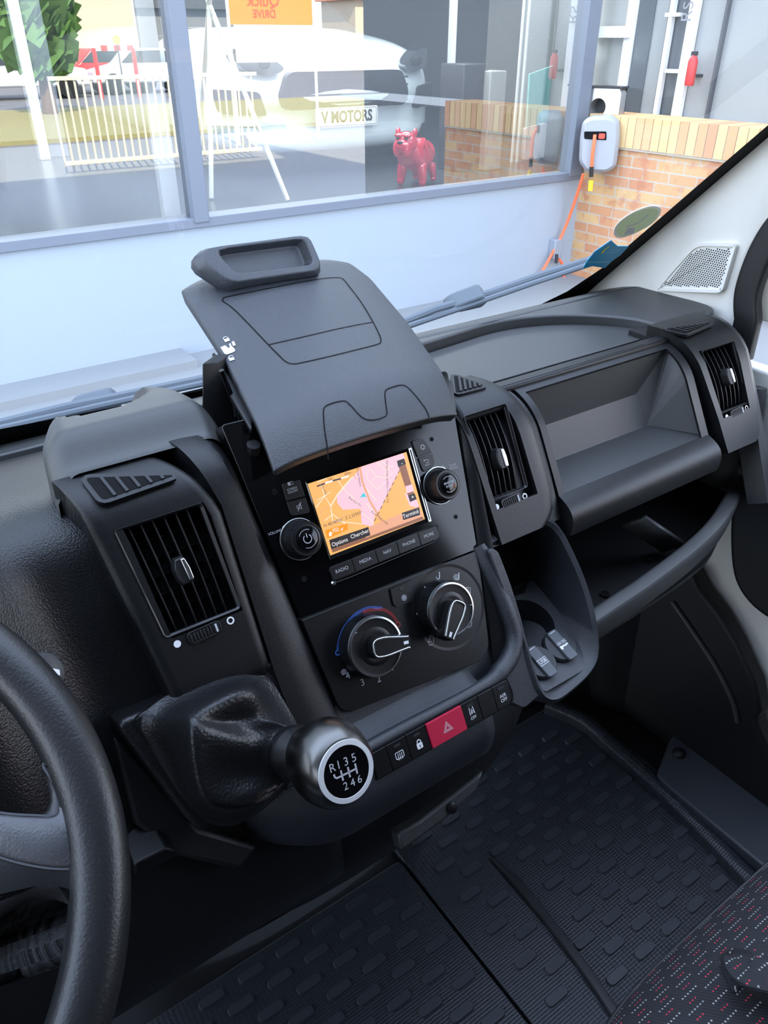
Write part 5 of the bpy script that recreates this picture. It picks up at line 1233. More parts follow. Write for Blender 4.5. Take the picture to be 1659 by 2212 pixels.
# stickers inside the glass
wz = lambda x, y: GLS_F.uv(1240+x*.25256, 380+y*.25256, .002)
mb = MB(); el = [wz(*p) for p in ((365, 480), (385, 420), (450, 360), (540, 310), (640, 280), (700, 285), (724, 310), (700, 370), (640, 425), (540, 480), (450, 515), (390, 515))]
el = [tuple(p)[:2] for p in catmull([(a, b, 0) for a, b in el], 4, True)]
s_ = thing('round_sticker', 'round green and white emissions sticker low on the windshield', 'sticker', GLS_F.P(*el[0], .002))
mb.prism(GLS_F, scalepoly(el, .004), .0005, .0012); part('backing', mb, mat('sticker backing', (.95, .90, .80), .5), s_)
mb = MB(); mb.prism(GLS_F, el, .0012, .0016); part('green_disc', mb, mat('backlit green', (.70, .80, .45), .6), s_)  # green lightened to stand for daylight shining through the sticker
mb = MB(); q = [wz(*p) for p in ((450, 470), (475, 445), (520, 445), (510, 490), (430, 505))]; mb.prism(GLS_F, q, .0016, .0019); mb.strip(GLS_F, [wz(440, 440), wz(560, 400), wz(640, 330)], .004, .0018); part('print', mb, GRP, s_)
bq = [wz(*p) for p in ((78, 795), (110, 740), (180, 650), (320, 555), (375, 605), (470, 605), (400, 680), (330, 730), (265, 792), (160, 775))]
s_ = thing('inspection_sticker', 'blue inspection sticker at the lower corner of the windshield', 'sticker', GLS_F.P(*bq[0], .002))
mb = MB(); mb.prism(GLS_F, bq, .0005, .0014); part('blue_sheet', mb, mat('backlit blue', (.02, .34, .60), .4), s_)  # blue lightened as if daylight came through the sheet
mb = MB(); mb.strip(GLS_F, [wz(240, 665), wz(255, 640), wz(300, 605)], .005, .0018); part('yellow_arc', mb, mat('sticker yellow', (.75, .65, .10), .5), s_)
mb = MB(); mb.strip(GLS_F, [wz(120, 740), wz(300, 735)], .003, .0018); mb.strip(GLS_F, [wz(280, 660), wz(380, 650)], .002, .0018); mb.strip(GLS_F, [wz(300, 630), wz(390, 640)], .002, .0018); part('printed_lines', mb, mat('sticker pale blue', (.25, .55, .65), .5), s_)
# ================================================================== OUTSIDE: SHOWROOM FACADE
GY, GZ, SY = 4.54, -.58, .15      # facade plane y, street level, showroom floor level
BXX = 5.1
CONC = mat('pale street concrete', (.25, .26, .265), .8, bump=('noise', 6, .01, .4))
ASPH = mat('asphalt', (.16, .16, .17), .9)
BWALL = mat('pale blue-grey render', (.355, .40, .45), .8, bump=('noise', 3, .01, .3))
ALU = mat('slate grey window frame', (.17, .19, .23), .45)
ALW = mat('white aluminium', (.74, .74, .74), .4)
mb = MB(); mb.box((-14, -7.5, GZ-.1), (12, GY, GZ)); struct('ground', mb, CONC, 'pale concrete forecourt in front of the showroom')
mb = MB(); mb.box((-30, -60, GZ-.12), (45, -7.5, GZ-.02)); struct('street', mb, ASPH, 'asphalt street and car park behind the van')
mb = MB(); mb.box((-6, GY, GZ), (BXX, GY+.25, .17)); struct('wall_front', mb, BWALL, 'pale blue rendered plinth wall under the showroom window')
mb = MB()
for p0, p1 in (((-3, 0), (0, 0)),): mb.box((-.6, GY-.14, GZ), (2.2, GY, GZ+.06)); 
mb = MB(); mb.box((-6, GY-.26, GZ-.02), (1.62, GY, GZ+.05)); struct('trim_6', mb, CONC, 'low concrete kerb at the foot of the blue wall')
mb = MB(); mb.box((-6, GY-.03, .17), (BXX+.02, GY+.12, .225)); struct('trim_7', mb, ALU, 'slate grey sill rail of the showroom window', bev=.004)
mb = MB(); mb.box((1.80, GY-.04, .2), (1.895, GY+.10, 3.0)); struct('trim_8', mb, ALU, 'slate grey mullion of the showroom window', bev=.004)
mb = MB(); mb.box((4.93, GY-.04, .2), (5.06, GY+.10, 3.0)); struct('trim_9', mb, ALU, 'slate grey corner post of the showroom window', bev=.004)
mb = MB(); mb.box((1.70, GY+.16, .16), (1.80, GY+.22, 3.0)); struct('trim_10', mb, ALW, 'white inner frame behind the mullion')
mb = MB(); mb.box((-6, GY-.04, 3.0), (BXX+.05, GY+.3, 6.9)); struct('wall_upper', mb, BWALL, 'facade above the showroom window')  # out of view; height set so its shadow stops before the fence
for k, (x0, x1) in enumerate(((-6, 1.80), (1.895, 4.93))):
    mb = MB(); mb.add([(x0, GY+.02, .22), (x1, GY+.02, .22), (x1, GY+.02, 3.0), (x0, GY+.02, 3.0)], [(0, 1, 2, 3)]); struct('window_%d' % (k+1), mb, SHOPGLASS, 'large %s showroom window reflecting the street' % ('left' if k == 0 else 'right'), smooth=False)
# interior of the showroom
SFL = mat('dark showroom floor', (.045, .05, .058), .25); SWL = mat('dim showroom wall', (.20, .21, .22), .7)
mb = MB(); mb.box((-6, GY+.25, SY-.1), (9, 16, SY)); struct('showroom_floor', mb, SFL, 'dark polished showroom floor')
mb = MB(); mb.box((-6, 16, SY), (9, 16.2, 4)); struct('showroom_wall', mb, SWL, 'far showroom wall')
mb = MB(); mb.box((-6, GY+.3, 3.6), (9, 16, 3.8)); struct('showroom_ceiling', mb, mat('white ceiling', (.8, .8, .8), .8), 'showroom ceiling')
mb = MB(); mb.box((-6.2, GY+.2, SY), (-6, 16, 4)); struct('showroom_side_wall', mb, SWL, 'showroom side wall')
mb = MB(); mb.box((9, GY+.2, SY), (9.2, 16, 4)); struct('showroom_side_wall', mb, SWL, 'showroom right side wall')
# column and poles inside
def strut(name, lab, cat_, p0, p1, w_, m_, depth=None, grp=None):
    a = (p0+p1)/2; d = depth or w_; mb = MB(); mb.box((p0.x-w_/2, p0.y-d/2, p0.z), (p0.x+w_/2, p0.y+d/2, p1)) if False else None
c0 = zp(97, 345, SY)
mb = MB(); mb.box((c0.x-.05, c0.y-.05, SY), (c0.x+.05, c0.y+.05, 3.6)); tag(part('column', mb, ALW, bev=.01), 'slim white column inside the showroom, at the far left', 'column')
mb = MB(); mb.box((c0.x+.08, c0.y+.1, SY), (c0.x+.26, c0.y+.3, 3.6)); tag(part('column', mb, ALU, bev=.01), 'dark column inside the showroom beside the slim white one', 'column')
# tripod easel
ea = thing('easel', 'pale wooden tripod easel standing in front of the white car', 'easel', zp(520, 400, SY))
ap = yp(452, 10, 5.60); WOD = mat('pale easel wood', (.72, .70, .62), .6)
for q, nmn in ((zp(457, 432, SY), 'leg'), (zp(622, 437, SY), 'leg'), (zp(427, 372, SY), 'leg')):
    top = ap+(ap-q)*.25; mb = MB(); mb.tube([q+Vector((0, 0, .012)), top], .017, 8); part(nmn, mb, WOD, ea)
mb = MB(); q = zp(457, 432, SY); pa = q+(ap-q)*.40; q2 = zp(622, 437, SY); pb = q2+(ap-q2)*.40; mb.tube([pa-(pb-pa)*.1, pb], .012, 8); part('crossbar', mb, WOD, ea)
# ---------------- cars
WPA = mat('white car paint', (.72, .80, .82), .25, coat=1); CGL = mat('dark car glass', (.02, .03, .04), .08); GRL = mat('dark grille', (.03, .03, .035), .5)
HLT = mat('dark headlight', (.03, .035, .04), .1, coat=1)
def suv(loc, lab, paint=WPA):
    v = thing('sport_utility_vehicle', lab, 'car', loc); L_ = Vector(loc)
    st = [(-.02, .35, .52, .70), (.0, .22, .70, .82), (.06, .18, .86, .90), (.14, .16, .955, .93), (.35, .16, 1.03, .955), (.8, .16, 1.09, .97), (1.25, .16, 1.14, .975), (1.30, .16, 1.16, .975)]
    rings = []
    for y, zb, zt, hw in st:
        r = []
        for k in range(32):
            t = 2*pi*k/32; c, s = cos(t), sin(t); e = .42
            px = hw*(abs(c)**e)*(1 if c >= 0 else -1); pz = (zb+zt)/2+(zt-zb)/2*(abs(s)**e)*(1 if s >= 0 else -1)
            yy = y+.30*(abs(px)/.97)**3.2*(1 if y < .5 else .2)+ (.04*max(0, (pz-.75)) if y < .1 else 0)
            r.append(L_+Vector((px, yy, pz)))
        rings.append(r)
    # body continues backwards
    for y, zb, zt, hw in ((2.0, .16, 1.18, .98), (4.0, .16, 1.18, .98), (4.7, .3, 1.1, .9)):
        rings.append([L_+Vector((hw*(abs(cos(t))**.42)*(1 if cos(t) >= 0 else -1), y, (zb+zt)/2+(zt-zb)/2*(abs(sin(t))**.42)*(1 if sin(t) >= 0 else -1))) for t in [2*pi*k/32 for k in range(32)]])
    mb = MB(); mb.loft(rings); part('body', mb, paint, v, ang=60, sub=1)
    mb = MB(); cab = [(1.15, 1.12, .86), (1.75, 1.58, .70), (2.3, 1.68, .66), (3.6, 1.66, .64), (4.5, 1.2, .7)]
    mb.loft([[L_+Vector((-hw-.08, y, 1.05)), L_+Vector((-hw, y, zt-.06)), L_+Vector((-hw+.1, y, zt)), L_+Vector((hw-.1, y, zt)), L_+Vector((hw, y, zt-.06)), L_+Vector((hw+.08, y, 1.05))] for y, zt, hw in cab]); part('cabin', mb, CGL, v, bev=.03)
    F_ = Frame(L_+Vector((0, -.015, 0)), (1, 0, 0), (0, .05, 1))
    dy = lambda x: .30*(abs(x)/.97)**3.2
    def patch(pts, m_, name, hh=.02, par=v):
        mb = MB(); n = len(pts); f_ = [L_+Vector((x, dy(x)-hh+.04*max(0, z-.75), z)) for x, z in pts]; b__ = [p+Vector((0, .12, 0)) for p in f_]
        mb.add(f_+b__, [tuple(range(n)), tuple(range(2*n-1, n-1, -1))]+[(i, (i+1) % n, n+(i+1) % n, n+i) for i in range(n)]); return part(name, mb, m_, par)
    gr = patch(rpoly([(-.50, .52), (.50, .52), (.54, .62), (.46, .80), (-.46, .80), (-.54, .62)], .05), GRL, 'grille', .03)
    for k in range(4):
        zq = .56+k*.06; mb = MB(); mb.box(L_+Vector((-.48, -.055, zq)), L_+Vector((.48, -.035, zq+.012))); part('grille_bar', mb, DGR, gr)
    for s in (-1, 1):
        hl = patch([(s*x, z) for x, z in rpoly([(.48, .82), (.58, .77), (.74, .81), (.80, .90), (.77, .97), (.60, .94)], .04)], HLT, 'headlight', -.01 if False else .03)
        mb = MB(); c = L_+Vector((s*.62, dy(.62)-.035, .86)); mb.lathe(Frame(c, (1, 0, 0), (0, 0, 1)), [(.038, 0), (.036, .012), (.02, .015)], 20); part('lamp_ring', mb, DGR, hl)
        patch([(s*x, z) for x, z in rpoly([(.62, .48), (.88, .50), (.90, .68), (.66, .66)], .03)], GRL, 'side_intake', .025)
        for yy in (.85, 3.7):
            mb = MB(); mb.lathe(Frame(L_+Vector((s*.86, yy, .36)), (0, 1, 0), (0, 0, s)), [(.36, -.12), (.37, 0), (.36, .12), (.25, .125), (.24, .09)], 32); part('wheel', mb, RUB, v)
    mb = MB(); patch([(-.75, .22), (.75, .22), (.80, .34), (-.80, .34)], GRL, 'lower_grille', .02)
    return v
LC = Vector((3.30, 5.12, SY))
car = suv(LC, 'white sport utility vehicle facing the window with a V MOTORS plate'); car.scale = (1.17, 1.1, .94); car.location = (3.86, 6.02, SY)
pf_ = Frame(Vector((3.805, 5.965, .577)), (1, .0, 0), (0, 0, 1))
np_ = thing('number_plate', 'white number plate reading V MOTORS on the white car', 'number plate', pf_.O)
pw = .266; print('plate px', yp(667, 260, 5.03), yp(803, 248, 5.03), yp(735, 275, 5.03), yp(735, 236, 5.03))
mb = MB(); mb.prism(pf_, rrect(0, 0, .60, .145, .012), 0, .008); part('plate', mb, mat('plate white', (.9, .9, .86), .4), np_, bev=.002)
mb = MB(); mb.text('V MOTORS', pf_, 0, 0, .115, .0095, sx=.86, bold=.004); mb.strip(pf_, rrect(0, 0, .575, .125, .01), .003, .0092, closed=True); part('plate_lettering', mb, mat('plate black', (.03, .03, .03), .5), np_, smooth=False)
def copy_tree(o, parent=None):
    c = o.copy(); col.objects.link(c)
    if parent is not None: c.parent = parent
    for ch in [x for x in bpy.data.objects if x.parent == o]: copy_tree(ch, c)
    return c
c2_ = copy_tree(car); c2_.location = Vector((.12, 6.1, SY)); c2_['label'] = 'second white car whose front corner shows at the left edge of the showroom window'
# ---------------- red bulldog statue
def skin_obj(name, verts, edges, radii, m_, parent, levels=2):
    me = bpy.data.meshes.new(name); root = parent
    me.from_pydata([Vector(v)-root.location for v in verts], edges, []); me.update(); me.materials.append(m_)
    o = bpy.data.objects.new(name, me); col.objects.link(o); o.parent = parent
    md = o.modifiers.new('skin', 'SKIN'); md.use_smooth_shade = True
    for v, r in zip(me.skin_vertices[0].data, [q*1.0 for q in radii]): v.radius = (r, r) if not isinstance(r, tuple) else r
    me.skin_vertices[0].data[0].use_root = True
    sd_ = o.modifiers.new('sub', 'SUBSURF'); sd_.levels = levels; sd_.render_levels = levels
    return o
DG = mat('red lacquer', (.62, .015, .05), .18, coat=1)
dz = zp(900, 398, SY); print('dog', dz)
dog = thing('bulldog_statue', 'glossy red bulldog statue standing on the showroom floor', 'statue', dz)
ang_ = radians(208); ca, sa = cos(ang_), sin(ang_)
def D(x, y, z, k=.84): return (dz.x+(x*ca-y*sa)*k, dz.y+(x*sa+y*ca)*k, SY+z*k)   # x along the body towards the head, y to its left
V_ = [(-.02, 0, .25), (.10, 0, .27), (.17, 0, .34), (.22, 0, .385), (-.13, 0, .25), (-.19, 0, .24), (-.22, 0, .27),
      (.10, .085, .20), (.115, .105, .11), (.11, .11, .03), (.145, .112, .018), (.10, -.085, .20), (.115, -.105, .11), (.11, -.11, .03), (.145, -.112, .018),
      (-.16, .075, .18), (-.135, .09, .11), (-.18, .09, .04), (-.145, .09, .018), (-.16, -.075, .18), (-.135, -.09, .11), (-.18, -.09, .04), (-.145, -.09, .018)]
R_ = [.105, .115, .088, .05, .095, .06, .018, .05, .040, .032, .028, .05, .040, .032, .028, .055, .035, .027, .026, .055, .035, .027, .026]
E_ = [(0, 1), (1, 2), (2, 3), (0, 4), (4, 5), (5, 6), (1, 7), (7, 8), (8, 9), (9, 10), (1, 11), (11, 12), (12, 13), (13, 14), (4, 15), (15, 16), (16, 17), (17, 18), (4, 19), (19, 20), (20, 21), (21, 22)]
skin_obj('body', [D(*v) for v in V_], E_, R_, DG, dog)
def blob(name, c, r, parent, m_=DG, mod=None, seg=24):
    mb = MB(); fr = Frame(Vector(c), (ca, sa, 0), (-sa, ca, 0)); rr = []
    for i in range(1, 14):
        t = pi*i/14; rr.append([fr.P(r[0]*sin(t)*cos(2*pi*k/seg), r[1]*sin(t)*sin(2*pi*k/seg), r[2]*cos(t)) for k in range(seg)])
    mb.loft(rr); return part(name, mb, m_, parent, ang=180)
hd = blob('head', D(.245, 0, .375), (.076, .088, .078), dog)
blob('muzzle', D(.325, 0, .355), (.045, .070, .045), hd); blob('nose', D(.365, 0, .385), (.016, .024, .014), hd, RUB)
for s in (-1, 1):
    blob('jowl', D(.315, s*.048, .325), (.045, .032, .055), hd); blob('ear', D(.235, s*.082, .455), (.026, .018, .032), hd); blob('eye', D(.327, s*.042, .415), (.010, .012, .011), hd, RUB); blob('brow', D(.305, s*.04, .437), (.03, .035, .016), hd)
# ---------------- other items inside the showroom, right part
def xyz(px, py, y): return yp(px, py, y)
a = zp(968, 308, SY)
mb = MB(); mb.box((a.x-.03, a.y-.03, SY), (a.x+.03, a.y+.03, 2.6)); tag(part('pole', mb, ALW), 'slim white pole standing inside the showroom behind the bulldog', 'pole')
mb = MB(); a = zp(1015, 370, SY); mb.box((a.x-.12, a.y, SY), (a.x+.14, a.y+.3, .95)); tag(part('display_plinth', mb, mat('dark plinth', (.05, .045, .05), .4), bev=.01), 'dark display plinth inside the showroom right of the bulldog', 'plinth')
mb = MB(); a = zp(1075, 372, SY); mb.box((a.x-.06, a.y+.1, SY), (a.x+.12, a.y+.3, .9)); tag(part('display_plinth', mb, mat('grey plinth', (.28, .28, .27), .5), bev=.01), 'grey display plinth behind the glass, left of the thin poles', 'plinth')
for i, px in enumerate((1105, 1116)):
    a = zp(px, 350, SY); mb = MB(); mb.tube([a, a+Vector((0, 0, 2.6))], .014, 8); tag(part('pole', mb, ALW), ('left' if i == 0 else 'right')+' one of two thin bright poles inside the showroom', 'pole')
bn = thing('roll_up_banner', 'teal roll-up banner on a white stand inside the showroom', 'banner', zp(1170, 345, SY))
y_ = 5.6; q = [yp(1138, 275, y_), yp(1188, 262, y_), yp(1200, 140, y_), yp(1145, 160, y_)]
mb = MB(); mb.add(q+[p+Vector((0, .02, 0)) for p in q], [(0, 1, 2, 3), (7, 6, 5, 4)]+[(i, (i+1) % 4, 4+(i+1) % 4, 4+i) for i in range(4)]); part('banner_sheet', mb, mat('teal print', (.30, .62, .60), .5), bn)
q = [yp(1134, 345, y_), yp(1192, 338, y_), yp(1190, 264, y_), yp(1136, 278, y_)]
mb = MB(); mb.add(q+[p+Vector((0, .05, 0)) for p in q], [(0, 1, 2, 3), (7, 6, 5, 4)]+[(i, (i+1) % 4, 4+(i+1) % 4, 4+i) for i in range(4)]); part('banner_base', mb, ALW, bn)
mb = MB(); q0 = yp(1205, 360, 4.9); mb.box((q0.x, 4.85, SY), (q0.x+.16, 4.9, 3.0)); tag(part('curtain_panel', mb, mat('pale green panel', (.45, .55, .52), .5)), 'tall pale panel inside the showroom next to the corner post', 'panel')
# ================================================================== BRICK WALL AND ENTRANCE WING
BR = bpy.data.materials.new('yellow brick'); BR.use_nodes = True; n_ = BR.node_tree; b_ = n_.nodes['Principled BSDF']; b_.inputs['Roughness'].default_value = .9
tcn = n_.nodes.new('ShaderNodeTexCoord'); mpn = n_.nodes.new('ShaderNodeMapping'); bk_ = n_.nodes.new('ShaderNodeTexBrick')
sxn = n_.nodes.new('ShaderNodeSeparateXYZ'); cmb = n_.nodes.new('ShaderNodeCombineXYZ'); n_.links.new(tcn.outputs['Object'], sxn.inputs[0]); n_.links.new(sxn.outputs['Y'], cmb.inputs[0]); n_.links.new(sxn.outputs['Z'], cmb.inputs[1])
n_.links.new(cmb.outputs[0], bk_.inputs['Vector']); bk_.inputs['Scale'].default_value = 1; bk_.inputs['Brick Width'].default_value = .232; bk_.inputs['Row Height'].default_value = .075; bk_.inputs['Mortar Size'].default_value = .006
bk_.inputs['Color1'].default_value = (.66, .42, .19, 1); bk_.inputs['Color2'].default_value = (.56, .25, .13, 1); bk_.inputs['Mortar'].default_value = (.50, .44, .36, 1)
bk_.inputs['Mortar Smooth'].default_value = .3
nz = n_.nodes.new('ShaderNodeTexNoise'); nz.inputs['Scale'].default_value = 9; nz.inputs['Detail'].default_value = 3; n_.links.new(cmb.outputs[0], nz.inputs['Vector'])
mxn = n_.nodes.new('ShaderNodeMix'); mxn.data_type = 'RGBA'; mxn.blend_type = 'MIX'
rpn = n_.nodes.new('ShaderNodeValToRGB'); rpn.color_ramp.elements[0].position = .52; rpn.color_ramp.elements[1].position = .66; rpn.color_ramp.elements[1].color = (.75, .75, .75, 1)
n_.links.new(nz.outputs['Fac'], rpn.inputs[0]); n_.links.new(rpn.outputs[0], mxn.inputs['Factor'])
A_ = [i for i in mxn.inputs if i.name == 'A' and i.type == 'RGBA'][0]; B_ = [i for i in mxn.inputs if i.name == 'B' and i.type == 'RGBA'][0]
n_.links.new(bk_.outputs['Color'], A_); B_.default_value = (.50, .19, .10, 1); n_.links.new([o for o in mxn.outputs if o.type == 'RGBA'][0], b_.inputs['Base Color'])
mb = MB(); mb.box((BXX, 2.85, GZ), (BXX+.30, GY+.02, .42)); struct('wall_brick', mb, BR, 'low yellow brick wall running from the showroom corner towards the van')
CAPS = [mat('cap brick %d' % i, c, .9) for i, c in enumerate(((.74, .50, .24), (.62, .30, .16), (.72, .42, .22), (.66, .36, .18)))]+[mat('mortar', (.50, .44, .36), .9)]
mb = MB(); y = 2.86; k = 0
while y < 4.5: mb.box((BXX-.025, y, .43), (BXX+.32, y+.066, .635), random.choice((0, 0, 1, 2, 3))); y += .075
mb.box((BXX-.018, 2.85, .415), (BXX+.31, 4.53, .628), 4); struct('wall_coping', mb, CAPS, 'upright brick coping on top of the low brick wall')
# recess and entrance glazing above
EX = 5.45; ez = lambda px, py: xp(px, py, EX)
EGL = mat('grey entrance glass', (.30, .31, .31), .15); EGD = mat('dark entrance glass', (.10, .11, .12), .12)
def vpanel(px0, px1, ref, m_, name, lab, x=EX, z0=.60, z1=3.2, w_=.04):
    a = xp(px0, ref, x); b = xp(px1, ref, x); mb = MB(); mb.box((x, min(a.y, b.y), z0), (x+w_, max(a.y, b.y), z1)); return struct(name, mb, m_, lab)
vpanel(1262, 1345, 150, EGL, 'window_4', 'dim entrance glass behind the corner post', EX+.05)
vpanel(1338, 1357, 150, ALW, 'trim_11', 'white upright of the entrance door')
vpanel(1357, 1395, 150, EGD, 'window_5', 'dark glass strip beside the entrance door', EX+.02)
vpanel(1395, 1424, 150, EGL, 'window_6', 'entrance glass left of the thin white bar', EX+.03)
vpanel(1425, 1433, 150, ALW, 'trim_12', 'thin white glazing bar of the entrance wing', EX-.02)
vpanel(1433, 1466, 150, EGD, 'window_7', 'narrow ladder-framed dark glass of the entrance wing', EX+.03)
vpanel(1466, 1484, 150, ALW, 'trim_13', 'pale upright panel carrying lettering', EX-.02)
vpanel(1484, 1541, 150, EGL, 'window_8', 'grey entrance glass right of the lettered panel', EX+.03)
vpanel(1541, 1546, 150, GRY, 'trim_14', 'grey glazing joint of the entrance wing', EX-.01)
vpanel(1546, 1800, 150, EGL, 'window_9', 'grey entrance glass at the right edge', EX+.03)
for i, (py0, py1) in enumerate(((57, 88),)):
    a = xp(1281, py0, EX-.02); b = xp(1356, py1, EX-.02); mb = MB(); mb.box((EX-.03, min(a.y, b.y), b.z+.02), (EX+.02, max(a.y, b.y), a.z)); struct('trim_15', mb, ALW, 'white crossbar of the entrance door')
for i, py in enumerate((32, 153)):
    a = xp(1436, py, EX-.03); b = xp(1466, py, EX-.03); mb = MB(); mb.box((EX-.03, min(a.y, b.y), a.z-.012), (EX+.02, max(a.y, b.y), a.z+.012)); struct('trim_%d' % (16+i), mb, ALW, 'thin white ladder rung, '+('upper' if i == 0 else 'lower')+' one in the entrance glazing')
lf2 = Frame(xp(1491, 22, EX-.05), (0, 0, -1), (0, -1, 0)); mb = MB(); 
lf2 = Frame(xp(1486, 25, EX-.045), (0, 0, 1), (0, 1, 0)); print('RS az', lf2.az)
mb.text('RS', lf2, 0, 0, .12, .002, rot=0); ld = tag(part('lettering', mb, mat('sign letter grey', (.25, .25, .27), .5), smooth=False), 'vertical grey letters RS on the pale entrance panel', 'lettering')
fe = thing('fire_extinguisher', 'small red fire extinguisher behind the entrance glass', 'fire extinguisher', xp(1488, 185, EX))
c_ = xp(1488, 185, EX-.07); mb = MB(); mb.lathe(Frame(c_, (1, 0, 0), (0, 1, 0)), [(.03, 0), (.034, .01), (.034, .15), (.02, .18), (.010, .19)], 20); part('cylinder', mb, mat('extinguisher red', (.50, .03, .03), .4), fe, ang=50)
mb = MB(); mb.box(c_+Vector((-.012, -.02, .185)), c_+Vector((.012, .02, .21))); part('valve', mb, DGR, fe); mb = MB(); mb.box(c_+Vector((.02, -.03, .05)), c_+Vector((.12, .03, .07))); part('wall_bracket', mb, DGR, fe)
mb = MB(); mb.box((EX-.02, .5, .55), (EX+.03, 4.54, .62)); struct('trim_18', mb, ALW, 'pale base rail of the entrance glazing')
mb = MB(); mb.box((EX+.3, .5, GZ), (EX+.5, 6, 5)); struct('wall_entrance', mb, SWL, 'dim wall behind the entrance glazing')
# steel post box with a round hole, on the wall end
bx = thing('steel_ashtray_box', 'brushed steel box with a round hole on the brick wall behind the hose reel', 'box', xp(1300, 245, 5.25))
SBX = Frame(xp(1302, 250, 5.12), Vector((.35, -.9, 0)), (0, 0, 1)); print('sbx az', SBX.az)
q = [SBX.uv(*p) for p in ((1268, 252), (1335, 252), (1336, 192), (1270, 192))]
STL = mat('brushed steel', (.62, .63, .65), .3, metal=.8)
ox0, ox1, oy0, oy1 = q[0][0], q[1][0], min(p[1] for p in q), max(p[1] for p in q); hc = SBX.uv(1291, 232)
cir = [(hc[0]+.062*cos(2*pi*k/36), hc[1]+.062*sin(2*pi*k/36)) for k in range(36)]
def rad_box(k):
    th = 2*pi*k/36; dx, dy = cos(th), sin(th); t = 9
    if dx > 1e-6: t = min(t, (ox1-hc[0])/dx)
    if dx < -1e-6: t = min(t, (ox0-hc[0])/dx)
    if dy > 1e-6: t = min(t, (oy1-hc[1])/dy)
    if dy < -1e-6: t = min(t, (oy0-hc[1])/dy)
    return (hc[0]+dx*t, hc[1]+dy*t)
mb = MB(); mb.ringprism(SBX, [rad_box(k) for k in range(36)], cir, -.12, 0); part('shell', mb, STL, bx)
mb = MB(); mb.prism(SBX, [(ox0, oy0), (ox1, oy0), (ox1, oy1), (ox0, oy1)], -.13, -.12); part('back', mb, DGR, bx)
mb = MB(); mb.prism(SBX, [(ox0-.01, oy1), (ox1+.01, oy1), (ox1+.01, oy1+.015), (ox0-.01, oy1+.015)], -.13, .02); part('top_cap', mb, DGR, bx)
# hose reel
HR = Frame(xp(1292, 315, 4.92), Vector((.60, -.80, 0)), (0, 0, 1)); print('hr', HR.O, HR.az)
hr = thing('hose_reel', 'grey hose reel with an orange hose on the corner of the brick wall', 'hose reel', HR.O)
hq = [HR.uv(*p) for p in ((1250, 350), (1252, 300), (1258, 262), (1275, 252), (1318, 250), (1337, 262), (1338, 300), (1330, 362), (1310, 374), (1265, 372))]
hq = rpoly(hq, .03, 4); HG = mat('hose reel grey', (.36, .37, .40), .45)
mb = MB(); mb.loft([[HR.P(a, b, -.16) for a, b in scalepoly(hq, -.02)], [HR.P(a, b, -.14) for a, b in hq], [HR.P(a, b, -.02) for a, b in hq], [HR.P(a, b, .01) for a, b in scalepoly(hq, -.025)]]); part('housing', mb, HG, hr, ang=50)
sq = [HR.uv(*p, .012) for p in ((1262, 300), (1310, 303), (1310, 284), (1262, 284))]; mb = MB(); mb.prism(HR, rpoly(sq, .01), .005, .014); sl = part('slot', mb, BLK, hr)
mb = MB(); a, b = HR.uv(1300, 294, .016); mb.prism(HR, rrect(a, b, .045, .035, .008), .012, .022); part('red_latch', mb, mat('latch red', (.8, .08, .05), .4), sl)
ORH = mat('orange hose rubber', (.95, .17, .06), .45)
mb = MB(); hp = lambda px, py, y=.02: HR.P(*HR.uv(px, py, y), y); mb.tube(catmull([hp(1285, 292), hp(1283, 310, .045), hp(1280, 335, .05), hp(1278, 362, .045)], 4), .013, 10); part('hose_end', mb, ORH, hr)
mb = MB(); mb.tube([hp(1278, 360, .045), hp(1277, 382, .045)], .016, 10); part('hose_nozzle', mb, RUB, hr)
mb = MB(); mb.tube([hp(1277, 390, .045), hp(1275, 412, .045)], .018, 10); part('yellow_tip', mb, mat('yellow tip', (.95, .60, .02), .4), hr)
hs = thing('orange_hose', 'orange hose hanging from the reel and looping down the blue wall', 'hose', yp(1200, 500, GY-.05))
Yh = GY-.06
hh_ = [yp(1260, 376, GY-.2), yp(1240, 440, Yh-.05), yp(1215, 505, Yh), yp(1185, 562, Yh), yp(1165, 600, Yh), yp(1163, 625, Yh), yp(1176, 646, Yh)]
mb = MB(); mb.tube(catmull(hh_, 6), .012, 8); part('hanging_run', mb, ORH, hs)
hh_ = [yp(1176, 646, Yh), yp(1196, 648, Yh), yp(1212, 632, Yh), yp(1218, 600, Yh), yp(1214, 570, Yh), yp(1206, 560, Yh)]
mb = MB(); mb.tube(catmull(hh_, 6), .012, 8); part('return_loop', mb, ORH, hs)
tb = thing('wall_tap', 'small grey wall tap box where the orange hose ends', 'tap', yp(1200, 540, GY-.05)); q0 = yp(1192, 560, GY-.05); q1 = yp(1213, 515, GY-.05)
mb = MB(); mb.box((q0.x, GY-.07, q0.z), (q1.x, GY, q1.z)); part('tap_box', mb, mat('tap grey', (.30, .33, .38), .6), tb, bev=.008)
mb = MB(); a = yp(1203, 552, GY-.08); mb.tube([a+Vector((0, .06, 0)), a, a-Vector((0, 0, .06))], .014, 8); part('spout', mb, DGR, tb)
